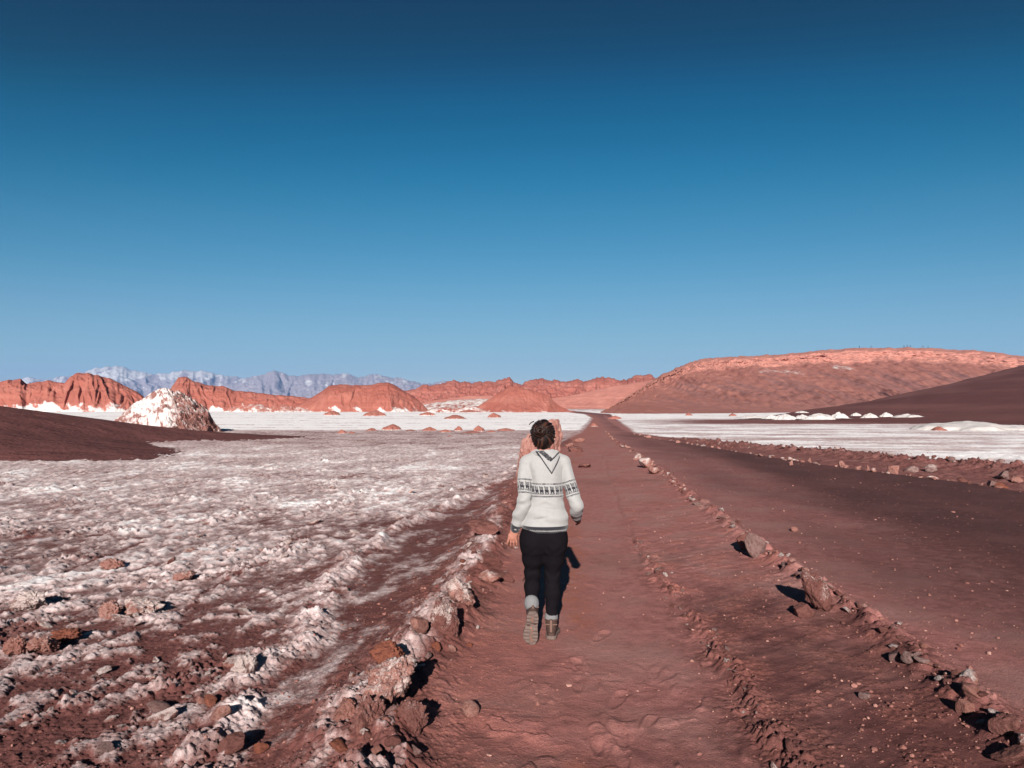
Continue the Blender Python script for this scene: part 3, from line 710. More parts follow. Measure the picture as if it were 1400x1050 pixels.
# far edge of the road
for (u, v, w, h, m, s, l) in ((1082, 636, 6, 9, M_PINK, .3, 'thin upright pink stone beyond the far road edge'), (1108, 634, 6, 7, M_PINK, .2, 'small squarish pink stone beyond the far road edge'),
                              (1153, 640, 9, 11, M_PINK, .3, 'upright pink stone with a lumpy top on the far road edge'), (1188, 645, 6, 9, M_PINK, .1, 'narrow orange-pink stone on the far road edge'),
                              (1196, 647, 8, 6, M_PINK, .4, 'pale stone right of the narrow orange-pink stone'), (1224, 649, 13, 13, M_PINK, .2, 'largest pale pink boulder on the far road edge'),
                              (1359, 667, 13, 10, M_GREY, .2, 'rounded grey boulder on the far road edge at the right'), (1375, 669, 15, 8, M_RUST, .1, 'flat orange-brown stone beside the rounded grey boulder'),
                              (1296, 636, 8, 8, M_RUST, 0, 'orange rock on top of the dark berm'), (1250, 638, 16, 9, M_GREY, .25, 'greyish lump of rock on the dark berm'), (1278, 645, 18, 10, M_GREY, .35, 'salt-flecked lump of rock lower on the dark berm'),
                              (1380, 655, 24, 12, M_GREY, .1, 'dark broken rock on the berm at the right edge'), (1395, 660, 16, 10, M_PINK, .2, 'pink-grey broken rock on the berm at the right edge')):
    hero(u, v, w, h, m, 300 + u, l, s, .1, 11, .06, 4)
# the rocks behind the walker's head
hx = hero(747, 676, 46, 103, M_PINK, 261, 'tall pinkish boulder rising right behind the walker\'s head', .12, .11, 10, .05, 6, .8, .15, (0, 0, 15), freq=1.1)
hero(724, 676, 36, 86, M_PINK, 262, 'lower knobbly pinkish boulder beside the tall one behind the walker\'s head', .12, .12, 9, .05, 6, .9, .15, (0, 0, 40), freq=1.2)
for (u, v, w, h, m, l) in ((788, 618, 22, 8, M_RED, 'low dark red ledge at the path edge beyond the walker\'s right shoulder'), (800, 640, 18, 6, M_RED, 'flat red rock at the path edge beyond the walker\'s right arm'),
                        (780, 612, 14, 6, M_PINK, 'small pinkish rock at the path edge beyond the walker'), (792, 604, 16, 5, M_PINK, 'low salt-dusted rock where the path meets the salt flat')):
    hero(u, v, w, h, m, 280 + u, l, .25, .16, 8, .12, 5, .8, .3)

# rows of plain stones: the largest in view are objects, the many smaller ones one mass of rubble
STONES = []
def row(L, ys, jit, size, mats, label, group, seed, side=0.0, tall=.75):
    g = np.random.default_rng(seed)
    for y in ys:
        x = at(L, y) + side + g.normal() * jit
        yy = y + g.normal() * .05
        s = size(g, y)
        sc = np.array((s * g.uniform(.8, 1.35), s * g.uniform(.7, 1.1), s * g.uniform(.55, 1.0) * tall / .75))
        salty = g.random() < .3
        me = PROTO_S[g.integers(len(PROTO_S))] if salty else PROTO[g.integers(len(PROTO))]
        STONES.append((s / y, me, mats[g.integers(len(mats))], x, yy, sc, (g.normal() * .3, g.normal() * .3, g.uniform(0, 6.3)), label, group))
def flush_stones():
    STONES.sort(key=lambda q: -q[0])
    inv = [q for q in STONES if abs(q[3] / q[4]) < .72 and q[4] > 3.35]
    z = terrain(np.array([q[3] for q in inv]), np.array([q[4] for q in inv]))[0]
    Vs, Fs, Ms, n = [], [], [], 0
    cache = {}
    for i, (k, me, mat, x, y, sc, rot, label, group) in enumerate(inv):
        loc = (x, y, z[i] + sc[2] * .35)
        if i < 285: place_rock(me, mat, loc, sc, rot, label, 'stone', group); continue
        if me.name not in cache:
            co = np.empty(len(me.vertices) * 3, np.float32); me.vertices.foreach_get('co', co)
            fa = np.empty(len(me.polygons) * 3, np.int32); me.polygons.foreach_get('vertices', fa)
            cache[me.name] = (co.reshape(-1, 3), fa.reshape(-1, 3))
        co, fa = cache[me.name]
        from mathutils import Euler
        rm = np.array(Euler(rot).to_matrix())
        Vs.append((co * sc) @ rm.T + np.array(loc)); Fs.append(fa + n); n += len(co)
        Ms.append(np.full(len(co), .1 if mat is M_RED else .55 if mat is M_GREY else .9))
    k = NT('rubble', .9, .12)
    a = k.attr()[0]; n2 = k.noise(30, 4, .65)
    c = k.mix(k.step(a, .2, .5), (0.125, 0.050, 0.042), (0.20, 0.12, 0.108)); c = k.mix(k.step(a, .6, .85), c, (0.28, 0.15, 0.125))
    c = k.mix(k.math('MULTIPLY', k.step(n2, .45, .75), .6), c, (0.09, 0.036, 0.03))
    o = link('rubble', make_mesh('rubble', np.concatenate(Vs), np.concatenate(Fs), np.concatenate(Ms)), k.done(c, k.bump(n2, .5, .01)))
    o['kind'] = 'stuff'
ysr = np.concatenate([np.arange(3.3, 8, .075), np.arange(8, 20, .13), np.arange(20, 48, .36)])
row(L_ROAD, ysr + rng.normal(0, .05, len(ysr)), .055, lambda g, y: np.clip(g.lognormal(-3.65, .4), .012, .056) * (1 + .018 * y), [M_RED, M_RED, M_GREY, M_PINK, M_RED],
    'small brown to pinkish stone in the unbroken row along the left edge of the road', 'stones along the left road edge', 11)
row(L_ROADR, np.concatenate([np.arange(14.2, 24, .24), np.arange(24, 44, .6)]), .10, lambda g, y: np.clip(g.lognormal(-2.95, .45), .025, .12), [M_PINK, M_RED, M_PINK, M_GREY],
    'small pinkish stone in the broken row along the far edge of the road', 'stones along the far road edge', 12)
row(L_CRACK, np.arange(3.4, 9, .055), .06, lambda g, y: np.clip(g.lognormal(-4.1, .4), .008, .035), [M_RED, M_RED, M_GREY],
    'small dark red clod along the cracked right edge of the footpath', 'clods along the cracked path edge', 13, .02, .6)
row(L_BANK, np.concatenate([np.arange(3.5, 9, .05), np.arange(9, 18, .16)]), .17, lambda g, y: np.clip(g.lognormal(-3.9, .45), .01, .052), [M_RED, M_RED, M_PINK, M_GREY, M_RUST],
    'small red to grey stone in the rubble of the left bank of the footpath', 'rubble stones on the left bank', 14, -.02)
row(L_SALTR, np.arange(14, 40, .28), .25, lambda g, y: np.clip(g.lognormal(-3.0, .45), .02, .10), [M_RED, M_GREY, M_RED],
    'dark reddish stone in the rubble berm between the road and the salt flat', 'stones on the dark berm', 15, -.75)
flush_stones()
# salt clods in the left field
gsc = np.random.default_rng(16)
cnt = 0
while cnt < 120:
    y = math.exp(gsc.uniform(math.log(3.9), math.log(20))); x = at(L_CRUST, y) - gsc.exponential(1.6) - .2
    if abs(x / y) > .85: continue
    if fbm(np.array([x * .8 + 4]), np.array([y * .6]), 3, 77)[0] < .12 and gsc.random() < .75: continue
    s = float(np.clip(gsc.lognormal(-3.7, .45), .012, .06)) * (1 + .03 * y)
    z = gz(x, y)
    place_rock(PROTO_S[gsc.integers(len(PROTO_S))], [M_PINK, M_GREY, M_RED][gsc.integers(3)], (x, y, z + s * .15), (s * gsc.uniform(.9, 1.7), s * gsc.uniform(.7, 1.2), s * gsc.uniform(.45, .8)),
               (gsc.normal() * .25, gsc.normal() * .25, gsc.uniform(0, 6.3)), 'small jagged salt-crusted clod lying in the left salt field', 'clod', 'clods in the left salt field', 'salt_clod')
    cnt += 1

# gravel: more small pebbles than anyone could count
def gravel():
    g = np.random.default_rng(17)
    V0, F0 = ICO[1]
    Vs, Fs, Ms = [], [], []
    N = 17000
    y = np.exp(g.uniform(math.log(3.2), math.log(26), N)); x = g.uniform(-.75, .75, N) * y
    keep = []
    xb, xc, xr, xR = at(L_BANK, y), at(L_CRACK, y), at(L_ROAD, y), at(L_ROADR, y)
    pr = np.where(x < xb - 1.2, .25, np.where(x < xb + .1, .9, np.where(x < xc - .1, .25, np.where(x < xr + .2, .85, np.where(x < xR, .42, .8)))))
    pr = pr * np.clip(.6 + fbm(x * 1.4, y * .9, 3, 19), .1, 1.3)
    pr = np.where(np.abs(x - xr) < .25, 1, pr)
    sel = g.random(N) < pr
    x, y, xc, xr = x[sel], y[sel], xc[sel], xr[sel]
    z = terrain(x, y)[0]
    for i in range(len(x)):
        s = float(np.clip(g.lognormal(-5.4, .45), .002, .016)) * (1 + .02 * y[i])
        a = g.uniform(0, 6.3); ca, sa = math.cos(a), math.sin(a)
        v = V0 * (1 + .28 * g.normal(size=(len(V0), 1)).clip(-1, 1)) * np.array([s * g.uniform(.8, 1.5), s, s * g.uniform(.5, .9)])
        v = np.stack([v[:, 0] * ca - v[:, 1] * sa, v[:, 0] * sa + v[:, 1] * ca, v[:, 2]], 1) + np.array([x[i], y[i], z[i] + s * .25])
        Fs.append(F0 + len(V0) * len(Vs)); Vs.append(v)
        Ms.append(np.full(len(V0), g.random()))
    k = NT('gravel', .9, .15)
    a = k.attr()[0]
    c = k.mix(k.step(a, 0, .7), (0.13, 0.05, 0.042), (0.24, 0.11, 0.09)); c = k.mix(k.step(a, .82, .99), c, (0.36, 0.20, 0.165))
    m = k.done(c)
    o = link('gravel', make_mesh('gravel', np.concatenate(Vs), np.concatenate(Fs), np.concatenate(Ms), smooth=False), m)
    o['kind'] = 'stuff'
gravel()

# ------------------------------------------------------------------ mounds on the flats
def mound_mesh(seed, salt, flat=False):
    n = 56
    a = np.linspace(-1.3, 1.3, n); X, Y = np.meshgrid(a, a, indexing='ij'); X = X.ravel(); Y = Y.ravel()
    r = np.hypot(X * (1 + .2 * pn(Y * 1.5, X, seed)), Y) + .20 * fbm(X * 2, Y * 2, 4, seed)
    Z = np.clip(1.0 - r, -.25, 1) ** 1
    Z = np.where(Z > 0, np.clip(Z, 0, 1) ** (.5 if seed % 2 else .68), Z * .3) + .10 * ridged(X * 3, Y * 3, 4, seed + 3) * np.clip(Z * 2, 0, 1)
    s = np.clip(salt + .75 * sst(.38, .0, Z) * (salt < .9) + .2 * fbm(X * 2, Y * 2, 3, seed + 5), 0, 1.1)
    return make_mesh('mound', np.stack([X, Y, Z - .02], 1), grid_faces(n, n), np.stack([s, s * 0, s * 0], 1))
MOUND_R = [mound_mesh(400 + k, .0) for k in range(4)]
MOUND_W = [mound_mesh(410 + k, .85) for k in range(4)]
for m in MOUND_R: m.materials.append(M_MOUND)
for m in MOUND_W: m.materials.append(M_MOUND)
def put_mound(i, u, v, w, h, white, label, group=None, d=None):
    if d is None:
        x, y, z = on_ground(u, v)
    else:
        x, y, z = P(u, v, d)
    o = bpy.data.objects.new('salt_mound' if white else 'mound', (MOUND_W if white else MOUND_R)[i % 4]); COL.objects.link(o)
    wm = w * y / FPX
    o.location = (x, y + wm * .3, z - .03); o.scale = (wm * .56, wm * .45, h * y / FPX * (.8 if white else .82)); o.rotation_euler = (0, 0, (i * 2.399) % 6.28 if not white else (i % 3 - 1) * .4)
    tag(o, label, 'mound', group)
for i, (u, v, w, h, l) in enumerate(((467, 592, 13, 7, None), (480, 592, 12, 4, None), (507, 589, 20, 5, 'long low pink mound in the row on the salt flat'), (535, 588.5, 26, 10, 'highest pink mound in the middle of the row on the salt flat'), (586, 589, 20, 7, None),
                                  (608, 591, 16, 5, None), (627, 589, 15, 8, None), (654, 590, 17, 10, 'steep-sided pink mound near the right end of the row on the salt flat'), (672, 591, 14, 4, None), (692, 589, 22, 5, None), (560, 589, 22, 3, None), (645, 592, 30, 3, None), (614, 597, 12, 3, None))):
    put_mound(i, u, v, w, h, False, l or 'small pink mound in the row across the middle of the salt flat', None if l else 'small pink mounds on the salt flat')
for i, (u, v, w, h, l) in enumerate(((453, 568, 22, 8, 'small red mound at the foot of the widest red hill'), (510, 569, 30, 10, 'pointed red mound before the widest red hill'), (583, 568, 20, 6, 'low red mound right of the widest red hill'),
                                  (622, 573, 36, 7, 'flat dark-red mound alone on the white flat'), (675, 571, 20, 8, 'small cone-shaped red mound before the right-hand red hill'), (642, 564, 28, 5, 'faint red mound behind the flat dark-red one'),
                                  (842, 573, 15, 6, 'orange mound just right of the road\'s far end'), (812, 583, 12, 6, 'pale pink mound just left of the road\'s far end'), (1003, 569, 12, 5, 'orange mound on the white strip below the mesa'), (942, 568, 10, 5, 'tiny orange mound on the white strip below the mesa slope'))):
    put_mound(i + 3, u, v, w, h, False, l)
for i, (u, v, w, h, d) in enumerate(((1057, 572, 20, 7, 90), (1076, 573, 26, 9, 88), (1099, 572, 20, 7, 88), (1124, 573, 36, 10, 86), (1150, 571, 21, 10, 88), (1172, 568, 12, 5, 96), (1192, 571, 19, 8, 90), (1214, 570, 15, 8, 92), (1247, 571, 38, 7, 88), (1098, 564, 14, 3, 110), (1030, 571, 30, 5, 92))):
    put_mound(i, u, v, w, h, True, 'white salt mound in the row at the foot of the dark dune', 'white mounds at the foot of the dune', d)
put_mound(1, 1345, 589, 130, 16, True, 'widest white salt mound on the flat at the right edge')
put_mound(2, 1287, 589, 22, 8, False, 'small rust-coloured mound at the left end of the widest salt mound')

# salt-capped outcrop behind the left dune
def outcrop():
    prof = at_d([(120, 594), (150, 580), (168, 565), (185, 550), (203, 540), (215, 532), (224, 530), (234, 532), (240, 535), (247, 533), (254, 538), (264, 544), (276, 552), (284, 557), (287, 564), (290, 573), (297, 582), (306, 592)], 46.5)
    o = hill('rock_outcrop', prof, M_CRUST, kf=1.0, kb=1.0, ns=420, base=-.1, gully=.22, gf=.8, seed=51, saltfoot=.2, rough=.015, sharp=1.25)
    me = o.data; n = len(me.vertices)
    co = np.empty(n * 3, np.float32); me.vertices.foreach_get('co', co); co = co.reshape(-1, 3).astype(float)
    u = co[:, 0] / co[:, 1] * 1000 + 700
    rk = sst(222, 250, u)
    d = fbm3(co * 1.5, 5, 3, .62)
    d2 = fbm3(co * 3.2, 4, 9, .6)
    co[:, 1] -= (.42 * d + .20 * d2) * (.25 + rk) * .9
    co[:, 2] += (.10 * d2 + .10 * d) * (.25 + rk)
    rg = np.abs(fbm3(co * 1.1 + 5, 4, 17, .6)); co[:, 2] -= .30 * np.clip(.28 - rg, 0, 1) / .28 * (.25 + rk) * sst(.0, .5, co[:, 2]); co[:, 1] += .35 * np.clip(.25 - rg, 0, 1) / .25 * (.2 + rk)
    me.vertices.foreach_set('co', co.astype(np.float32).ravel())
    s = .80 - .50 * rk + .42 * d2 - .45 * gauss(fbm(co[:, 0] * .8 + co[:, 2] * .5, co[:, 2] * .4, 3, 5), .10) - .5 * rk * sst(1.5, .2, co[:, 2]) * sst(-.2, .3, d) - .25 * (1 - rk) * sst(-.1, .4, fbm(co[:, 0] * 1.3 + 1.1 * co[:, 2], co[:, 2] * .3, 3, 7))
    m = np.zeros((n, 4), np.float32); m[:, 0] = np.clip(s, 0, 1); m[:, 3] = 1
    me.attributes['m'].data.foreach_set('color', m.ravel()); me.update()
    tag(o, 'white salt-capped rocky outcrop rising behind the dark dune on the left', 'rock')
outcrop()

# ------------------------------------------------------------------ SDF sculpting (surface nets)
class Sculpt:
    def __init__(s, lo, hi, h):
        s.lo = np.array(lo, float); s.h = h
        s.n = np.ceil((np.array(hi) - s.lo) / h).astype(int) + 1
        s.ax = [s.lo[k] + h * np.arange(s.n[k]) for k in range(3)]
        s.F = np.full(s.n, .3)
    def box(s, lo, hi):
        a = np.clip(np.floor((np.array(lo) - s.lo) / s.h).astype(int), 0, s.n); b = np.clip(np.ceil((np.array(hi) - s.lo) / s.h).astype(int) + 1, 0, s.n)
        sl = tuple(slice(a[k], b[k]) for k in range(3))
        return sl, s.ax[0][sl[0]][:, None, None], s.ax[1][sl[1]][None, :, None], s.ax[2][sl[2]][None, None, :]
    def blend(s, sl, d, k):
        f = s.F[sl]
        if f.size == 0: return
        if k <= 0: s.F[sl] = np.minimum(f, d); return
        h = np.clip(.5 + .5 * (d - f) / k, 0, 1)
        s.F[sl] = d + (f - d) * h - k * h * (1 - h)
    def limb(s, pts, rad, k=.02, sq=(1, 1, 1)):
        for (a, b, ra, rb) in zip(pts[:-1], pts[1:], rad[:-1], rad[1:]):
            a = np.array(a, float); b = np.array(b, float); m = max(ra, rb) * 1.4 + k + 3 * s.h
            sl, X, Y, Z = s.box(np.minimum(a, b) - m, np.maximum(a, b) + m)
            ab = b - a; L = max(ab @ ab, 1e-9)
            t = np.clip(((X - a[0]) * ab[0] + (Y - a[1]) * ab[1] + (Z - a[2]) * ab[2]) / L, 0, 1)
            d = np.sqrt(((X - a[0] - t * ab[0]) / sq[0]) ** 2 + ((Y - a[1] - t * ab[1]) / sq[1]) ** 2 + ((Z - a[2] - t * ab[2]) / sq[2]) ** 2) - (ra + (rb - ra) * t)
            s.blend(sl, d, k)
    def ell(s, c, r, k=.02, cut=False):
        c = np.array(c, float); r = np.array(r, float)
        sl, X, Y, Z = s.box(c - r - k - 3 * s.h, c + r + k + 3 * s.h)
        q = np.sqrt(((X - c[0]) / r[0]) ** 2 + ((Y - c[1]) / r[1]) ** 2 + ((Z - c[2]) / r[2]) ** 2)
        d = (q - 1) * r.min()
        if cut: s.F[sl] = np.maximum(s.F[sl], -d)
        else: s.blend(sl, d, k)
    def stack(s, lv, k=.02, p=2.0):
        """cross-sections z, cx, cy, rx, ry"""
        lv = np.array(sorted(lv)); z0, z1 = lv[0, 0], lv[-1, 0]
        R_ = lv[:, 3:5].max() + k + .03
        sl, X, Y, Z = s.box((lv[:, 1].min() - R_, lv[:, 2].min() - R_, z0 - .04), (lv[:, 1].max() + R_, lv[:, 2].max() + R_, z1 + .04))
        zf = Z.ravel()
        c = [np.interp(zf, lv[:, 0], smooth1(lv, j, zf))[None, None, :] if False else smooth1(lv, j, zf)[None, None, :] for j in (1, 2, 3, 4)]
        q = (np.abs((X - c[0]) / c[2]) ** p + np.abs((Y - c[1]) / c[3]) ** p) ** (1 / p)
        d = (q - 1) * np.minimum(c[2], c[3])
        d = np.maximum(d, np.maximum(z0 - Z, Z - z1))
        s.blend(sl, d, k)
    def mesh(s):
        F = s.F; ins = F < 0
        c = np.zeros(tuple(s.n - 1), np.int8)
        for dx in (0, 1):
            for dy in (0, 1):
                for dz in (0, 1): c += ins[dx:s.n[0] - 1 + dx, dy:s.n[1] - 1 + dy, dz:s.n[2] - 1 + dz]
        act = (c > 0) & (c < 8)
        I = np.argwhere(act); idx = np.full(act.shape, -1, np.int64); idx[act] = np.arange(len(I))
        cor = [(dx, dy, dz) for dx in (0, 1) for dy in (0, 1) for dz in (0, 1)]
        val = np.stack([F[I[:, 0] + a, I[:, 1] + b, I[:, 2] + d] for a, b, d in cor], 1)
        acc = np.zeros((len(I), 3)); cnt = np.zeros(len(I))
        for i in range(8):
            for j in range(i + 1, 8):
                if sum(abs(p - q) for p, q in zip(cor[i], cor[j])) != 1: continue
                m = (val[:, i] < 0) != (val[:, j] < 0)
                t = val[m, i] / (val[m, i] - val[m, j])
                acc[m] += np.array(cor[i]) + t[:, None] * (np.array(cor[j]) - np.array(cor[i])); cnt[m] += 1
        V = (I + acc / cnt[:, None]) * s.h + s.lo
        faces = []
        for ax in range(3):
            sl0 = [slice(None)] * 3; sl1 = [slice(None)] * 3
            sl0[ax] = slice(0, -1); sl1[ax] = slice(1, None)
            a, b = ins[tuple(sl0)], ins[tuple(sl1)]
            E = np.argwhere(a != b); up = a[tuple(E.T)]
            o1, o2 = (ax + 1) % 3, (ax + 2) % 3
            ok = (E[:, o1] > 0) & (E[:, o2] > 0) & (E[:, o1] < s.n[o1] - 1) & (E[:, o2] < s.n[o2] - 1)
            E = E[ok]; up = up[ok]
            q = []
            for (p1, p2) in ((-1, -1), (0, -1), (0, 0), (-1, 0)):
                e = E.copy(); e[:, o1] += p1; e[:, o2] += p2; q.append(idx[tuple(e.T)])
            q = np.stack(q, 1); q[~up] = q[~up][:, ::-1]
            faces.append(q)
        return V, np.concatenate(faces)
def smooth1(lv, j, z):
    # monotone-ish cubic through the levels
    x = lv[:, 0]; y = lv[:, j]
    zi = np.clip(z, x[0], x[-1])
    i = np.clip(np.searchsorted(x, zi) - 1, 0, len(x) - 2)
    d = np.gradient(y, x)
    h = x[i + 1] - x[i]; t = (zi - x[i]) / h
    return (2 * t ** 3 - 3 * t ** 2 + 1) * y[i] + (t ** 3 - 2 * t ** 2 + t) * h * d[i] + (-2 * t ** 3 + 3 * t ** 2) * y[i + 1] + (t ** 3 - t ** 2) * h * d[i + 1]

# ------------------------------------------------------------------ the walker
PX, PY = PG(745, 868)
M_SKIN = (lambda k: k.done(k.mix(k.attr()[0], k.mix(k.noise(60), (0.26, 0.105, 0.076), (0.32, 0.14, 0.102)), (0.03, 0.02, 0.02)), None))(NT('skin', .55, .3))
def mat_knit():
    k = NT('wool_knit', .95, .05)
    dk = k.attr()[0]
    n = k.noise(170, 4, .7); n2 = k.noise(24, 4, .6)
    w = k.mix(n, (0.225, 0.22, 0.218), (0.335, 0.33, 0.328)); w = k.mix(k.math('MULTIPLY', k.step(n2, .45, .8), .35), w, (0.205, 0.20, 0.197))
    col = k.mix(k.step(dk, .18, .42), w, k.mix(n, (0.010, 0.010, 0.014), (0.032, 0.032, 0.040)))
    k.b.inputs['Sheen Weight'].default_value = .25
    return k.done(col, k.bump(n, .55, .006))
M_KNIT = mat_knit()
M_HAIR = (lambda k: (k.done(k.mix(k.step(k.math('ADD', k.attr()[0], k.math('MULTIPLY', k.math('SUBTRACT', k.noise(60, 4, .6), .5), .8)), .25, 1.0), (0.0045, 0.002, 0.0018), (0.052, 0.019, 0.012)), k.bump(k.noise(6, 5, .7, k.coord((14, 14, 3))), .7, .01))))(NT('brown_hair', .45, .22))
M_PANTS = mat_simple('black_trousers', (0.0035, 0.0028, 0.004), (0.007, 0.0055, 0.0075), 30, .9, .06, .25, .006)
M_SOCK = mat_simple('grey_wool_sock', (0.10, 0.10, 0.105), (0.20, 0.20, 0.205), 160, .95, .05, .6, .004)
M_PINKS = mat_simple('pink_sock_edge', (0.42, 0.03, 0.14), (0.55, 0.05, 0.2), 160, .95, .05, .5, .003)
M_BOOT = mat_simple('brown_boot', (0.030, 0.017, 0.014), (0.075, 0.042, 0.033), 26, .7, .25, .4, .005)
M_LACE = mat_simple('boot_trim', (0.11, 0.065, 0.05), (0.17, 0.10, 0.08), 60, .8, .2)
M_SOLE = (lambda k: k.done(k.mix(k.attr()[0], k.mix(k.noise(45), (0.095, 0.068, 0.060), (0.15, 0.11, 0.097)), (0.34, 0.10, 0.045)), k.bump(k.noise(80), .4, .004)))(NT('boot_sole', .9, .1))

walker = bpy.data.objects.new('person', None); COL.objects.link(walker)
WZ = gz(PX, PY)
walker.location = (PX, PY, WZ)
tag(walker, 'woman walking away in a cream llama-pattern hooded jumper, black trousers and brown boots', 'person')

SHL, ELL_, WRL = (-.136, -.005, 1.285), (-.152, -.075, 1.01), (-.216, .0, .815)
SHR, ELR, WRR = (.144, .0, 1.285), (.230, -.060, .985), (.252, .145, .862)
HEAD = np.array([-.012, .035, 1.485])
TORSO = [(.785, .003, .0, .160, .122), (.80, .003, .0, .166, .128), (.83, .003, .0, .174, .136), (.87, .004, .0, .169, .134), (.93, .008, .0, .150, .122), (1.0, .012, .0, .131, .110), (1.06, .013, .0, .123, .105),
         (1.14, .013, .0, .124, .106), (1.22, .010, .0, .134, .106), (1.28, .006, .0, .140, .098), (1.325, .005, .004, .118, .082), (1.355, .0, .010, .080, .070), (1.378, -.002, .016, .060, .058)]
NECK = [(-.004, .008, 1.33), (-.008, .026, 1.44)]
HIPR, KNR, ANR = (.078, .0, .82), (.056, .035, .445), (.046, -.005, .10)
HIPL, KNL, ANL = (-.085, .0, .82), (-.090, .055, .455), (-.102, -.122, .250)

def build_body():
    s = Sculpt((-.36, -.30, -.01), (.40, .34, 1.64), .0045)
    # skull, jaw, neck
    s.ell(HEAD + (0, -.006, .02), (.073, .092, .088), .02); s.ell(HEAD + (0, .03, -.045), (.055, .06, .062), .03)
    s.limb([HEAD + (0, .075, -.092), HEAD + (0, .055, -.085)], [.022, .03], .03)
    s.limb(NECK, [.052, .050], .02)
    s.limb([HEAD + (0, .092, .012), HEAD + (0, .112, -.022)], [.008, .014], .012)       # nose
    s.limb([HEAD + (-.02, .092, -.055), HEAD + (.02, .092, -.055)], [.008, .008], .008)  # lips
    s.limb([HEAD + (-.035, .086, .024), HEAD + (.035, .086, .024)], [.012, .012], .015)  # brow
    for q in (-1, 1):
        s.ell(HEAD + (q * .030, .089, .006), (.014, .010, .010), .003)
        s.limb([HEAD + (q * .074, -.002, .012), HEAD + (q * .070, .004, -.025)], [.014, .009], .008, (.55, 1, 1))  # ears
    # trunk and limbs under the clothes
    s.stack([(z, cx, cy, max(rx - .02, .02), max(ry - .02, .02)) for z, cx, cy, rx, ry in TORSO], .02)
    s.stack([(.72, -.008, .0, .10, .06), (.76, -.008, .0, .125, .085), (.86, .0, .0, .13, .095)], .02)
    s.limb([SHL, ELL_, WRL], [.036, .032, .025], .02); s.limb([SHR, ELR, WRR], [.036, .032, .025], .02)
    s.limb([HIPR, KNR, (.052, .0, .33), ANR], [.075, .045, .045, .033], .03); s.limb([HIPL, KNL, (-.097, -.045, .37), ANL], [.075, .045, .045, .033], .03)
    s.limb([ANR, (.046, .09, .035)], [.033, .028], .02); s.limb([ANL, (-.10, -.165, .12)], [.033, .028], .02)
    # left hand: hangs, back of the hand to the camera, fingers a little spread and curled
    w = np.array(WRL); n = np.array([-.238, .004, .735]); kn = np.array([-.241, .002, .722])
    s.limb([w, (w + n) / 2, n], [.023, .026, .024], .012, (1.15, .62, 1))
    s.limb([(-.220, .004, .752), (-.256, .004, .748)], [.020, .018], .010, (1, .65, 1))
    for q, (dx, L, sp) in enumerate(((-.027, .062, -.012), (-.010, .078, -.004), (.007, .082, .003), (.023, .072, .010))):
        a = kn + (dx + .002, 0, .014 - .004 * abs(q - 1.5)); b = a + (sp * .6, .006, -L * .45); c = b + (sp * .3, .014, -L * .32); d = c + (0, .016, -L * .22)
        s.limb([a, b, c, d], [.0088, .0082, .0075, .0062], .003)
    s.limb([n + (.020, .008, .040), n + (.040, .022, .014), n + (.041, .032, -.012)], [.011, .0095, .0075], .006)   # thumb on the body side
    # right hand: forearm swings forward, loosely closed
    w = np.array(WRR); n = np.array([.270, .215, .842])
    s.limb([w, n], [.023, .025], .012, (.7, 1, 1.1))
    for q in range(4):
        a = n + (.006, .012, .028 - .018 * q); b = a + (.010, .034, -.008); c = b + (-.012, .016, -.016); d = c + (-.018, -.006, -.008)
        s.limb([a, b, c, d], [.0088, .0082, .0075, .0065], .003)
    s.limb([n + (-.012, -.022, .026), n + (-.022, .010, .040), n + (-.024, .036, .034)], [.011, .0095, .0075], .006)
    V, F = s.mesh()
    e = np.zeros(len(V))
    for q in (-1, 1): e = np.maximum(e, np.linalg.norm(V - (HEAD + (q * .030, .099, .006)), axis=1) < .007)
    return link('body', make_mesh('body', V, F, e), M_SKIN, walker)
build_body()

LLAMA = ["X.........",
         "XX.#.#.#..",
         ".X.#.#.#..",
         ".X.#.#.#..",
         ".X.#.#.#..",
         ".X.#.#.#..",
         ".XXXXXXXX.",
         ".XXXXXXXXX",
         "..XXXXXXX.",
         "..XX...XX.",
         "..X.X..X.X",
         "..X.X..X.X",
         ".XX.X.XX.X"]
LL = np.array([[c != '.' for c in r] for r in LLAMA])
def motif(a, b, top, bot, per):
    """a: length round the garment, b: height; llamas between top and bot, dots above and below"""
    h = top - bot
    row = np.floor((top - b) / h * LL.shape[0]).astype(int); col = np.floor((a / per % 1.0) * 11).astype(int)
    ok = (row >= 0) & (row < LL.shape[0]) & (col < 10)
    m = np.zeros(len(a)); m[ok] = LL[row[ok], col[ok]]
    dots = ((a / per * 4) % 1.0 < .55)
    m = np.where((np.abs(b - top - .015) < .0050) & dots, 1, m)
    return np.where((np.abs(b - bot + .015) < .0050) & dots, 1, m)

def seg_t(V, a, b):
    a = np.array(a); b = np.array(b); ab = b - a
    t = ((V - a) @ ab) / (ab @ ab)
    return t, np.linalg.norm(V - a - np.clip(t, 0, 1)[:, None] * ab, axis=1)
def segd(px, pz, a, b):
    ax, az = a; bx, bz = b
    t = np.clip(((px - ax) * (bx - ax) + (pz - az) * (bz - az)) / ((bx - ax) ** 2 + (bz - az) ** 2), 0, 1)
    return np.hypot(px - ax - t * (bx - ax), pz - az - t * (bz - az))

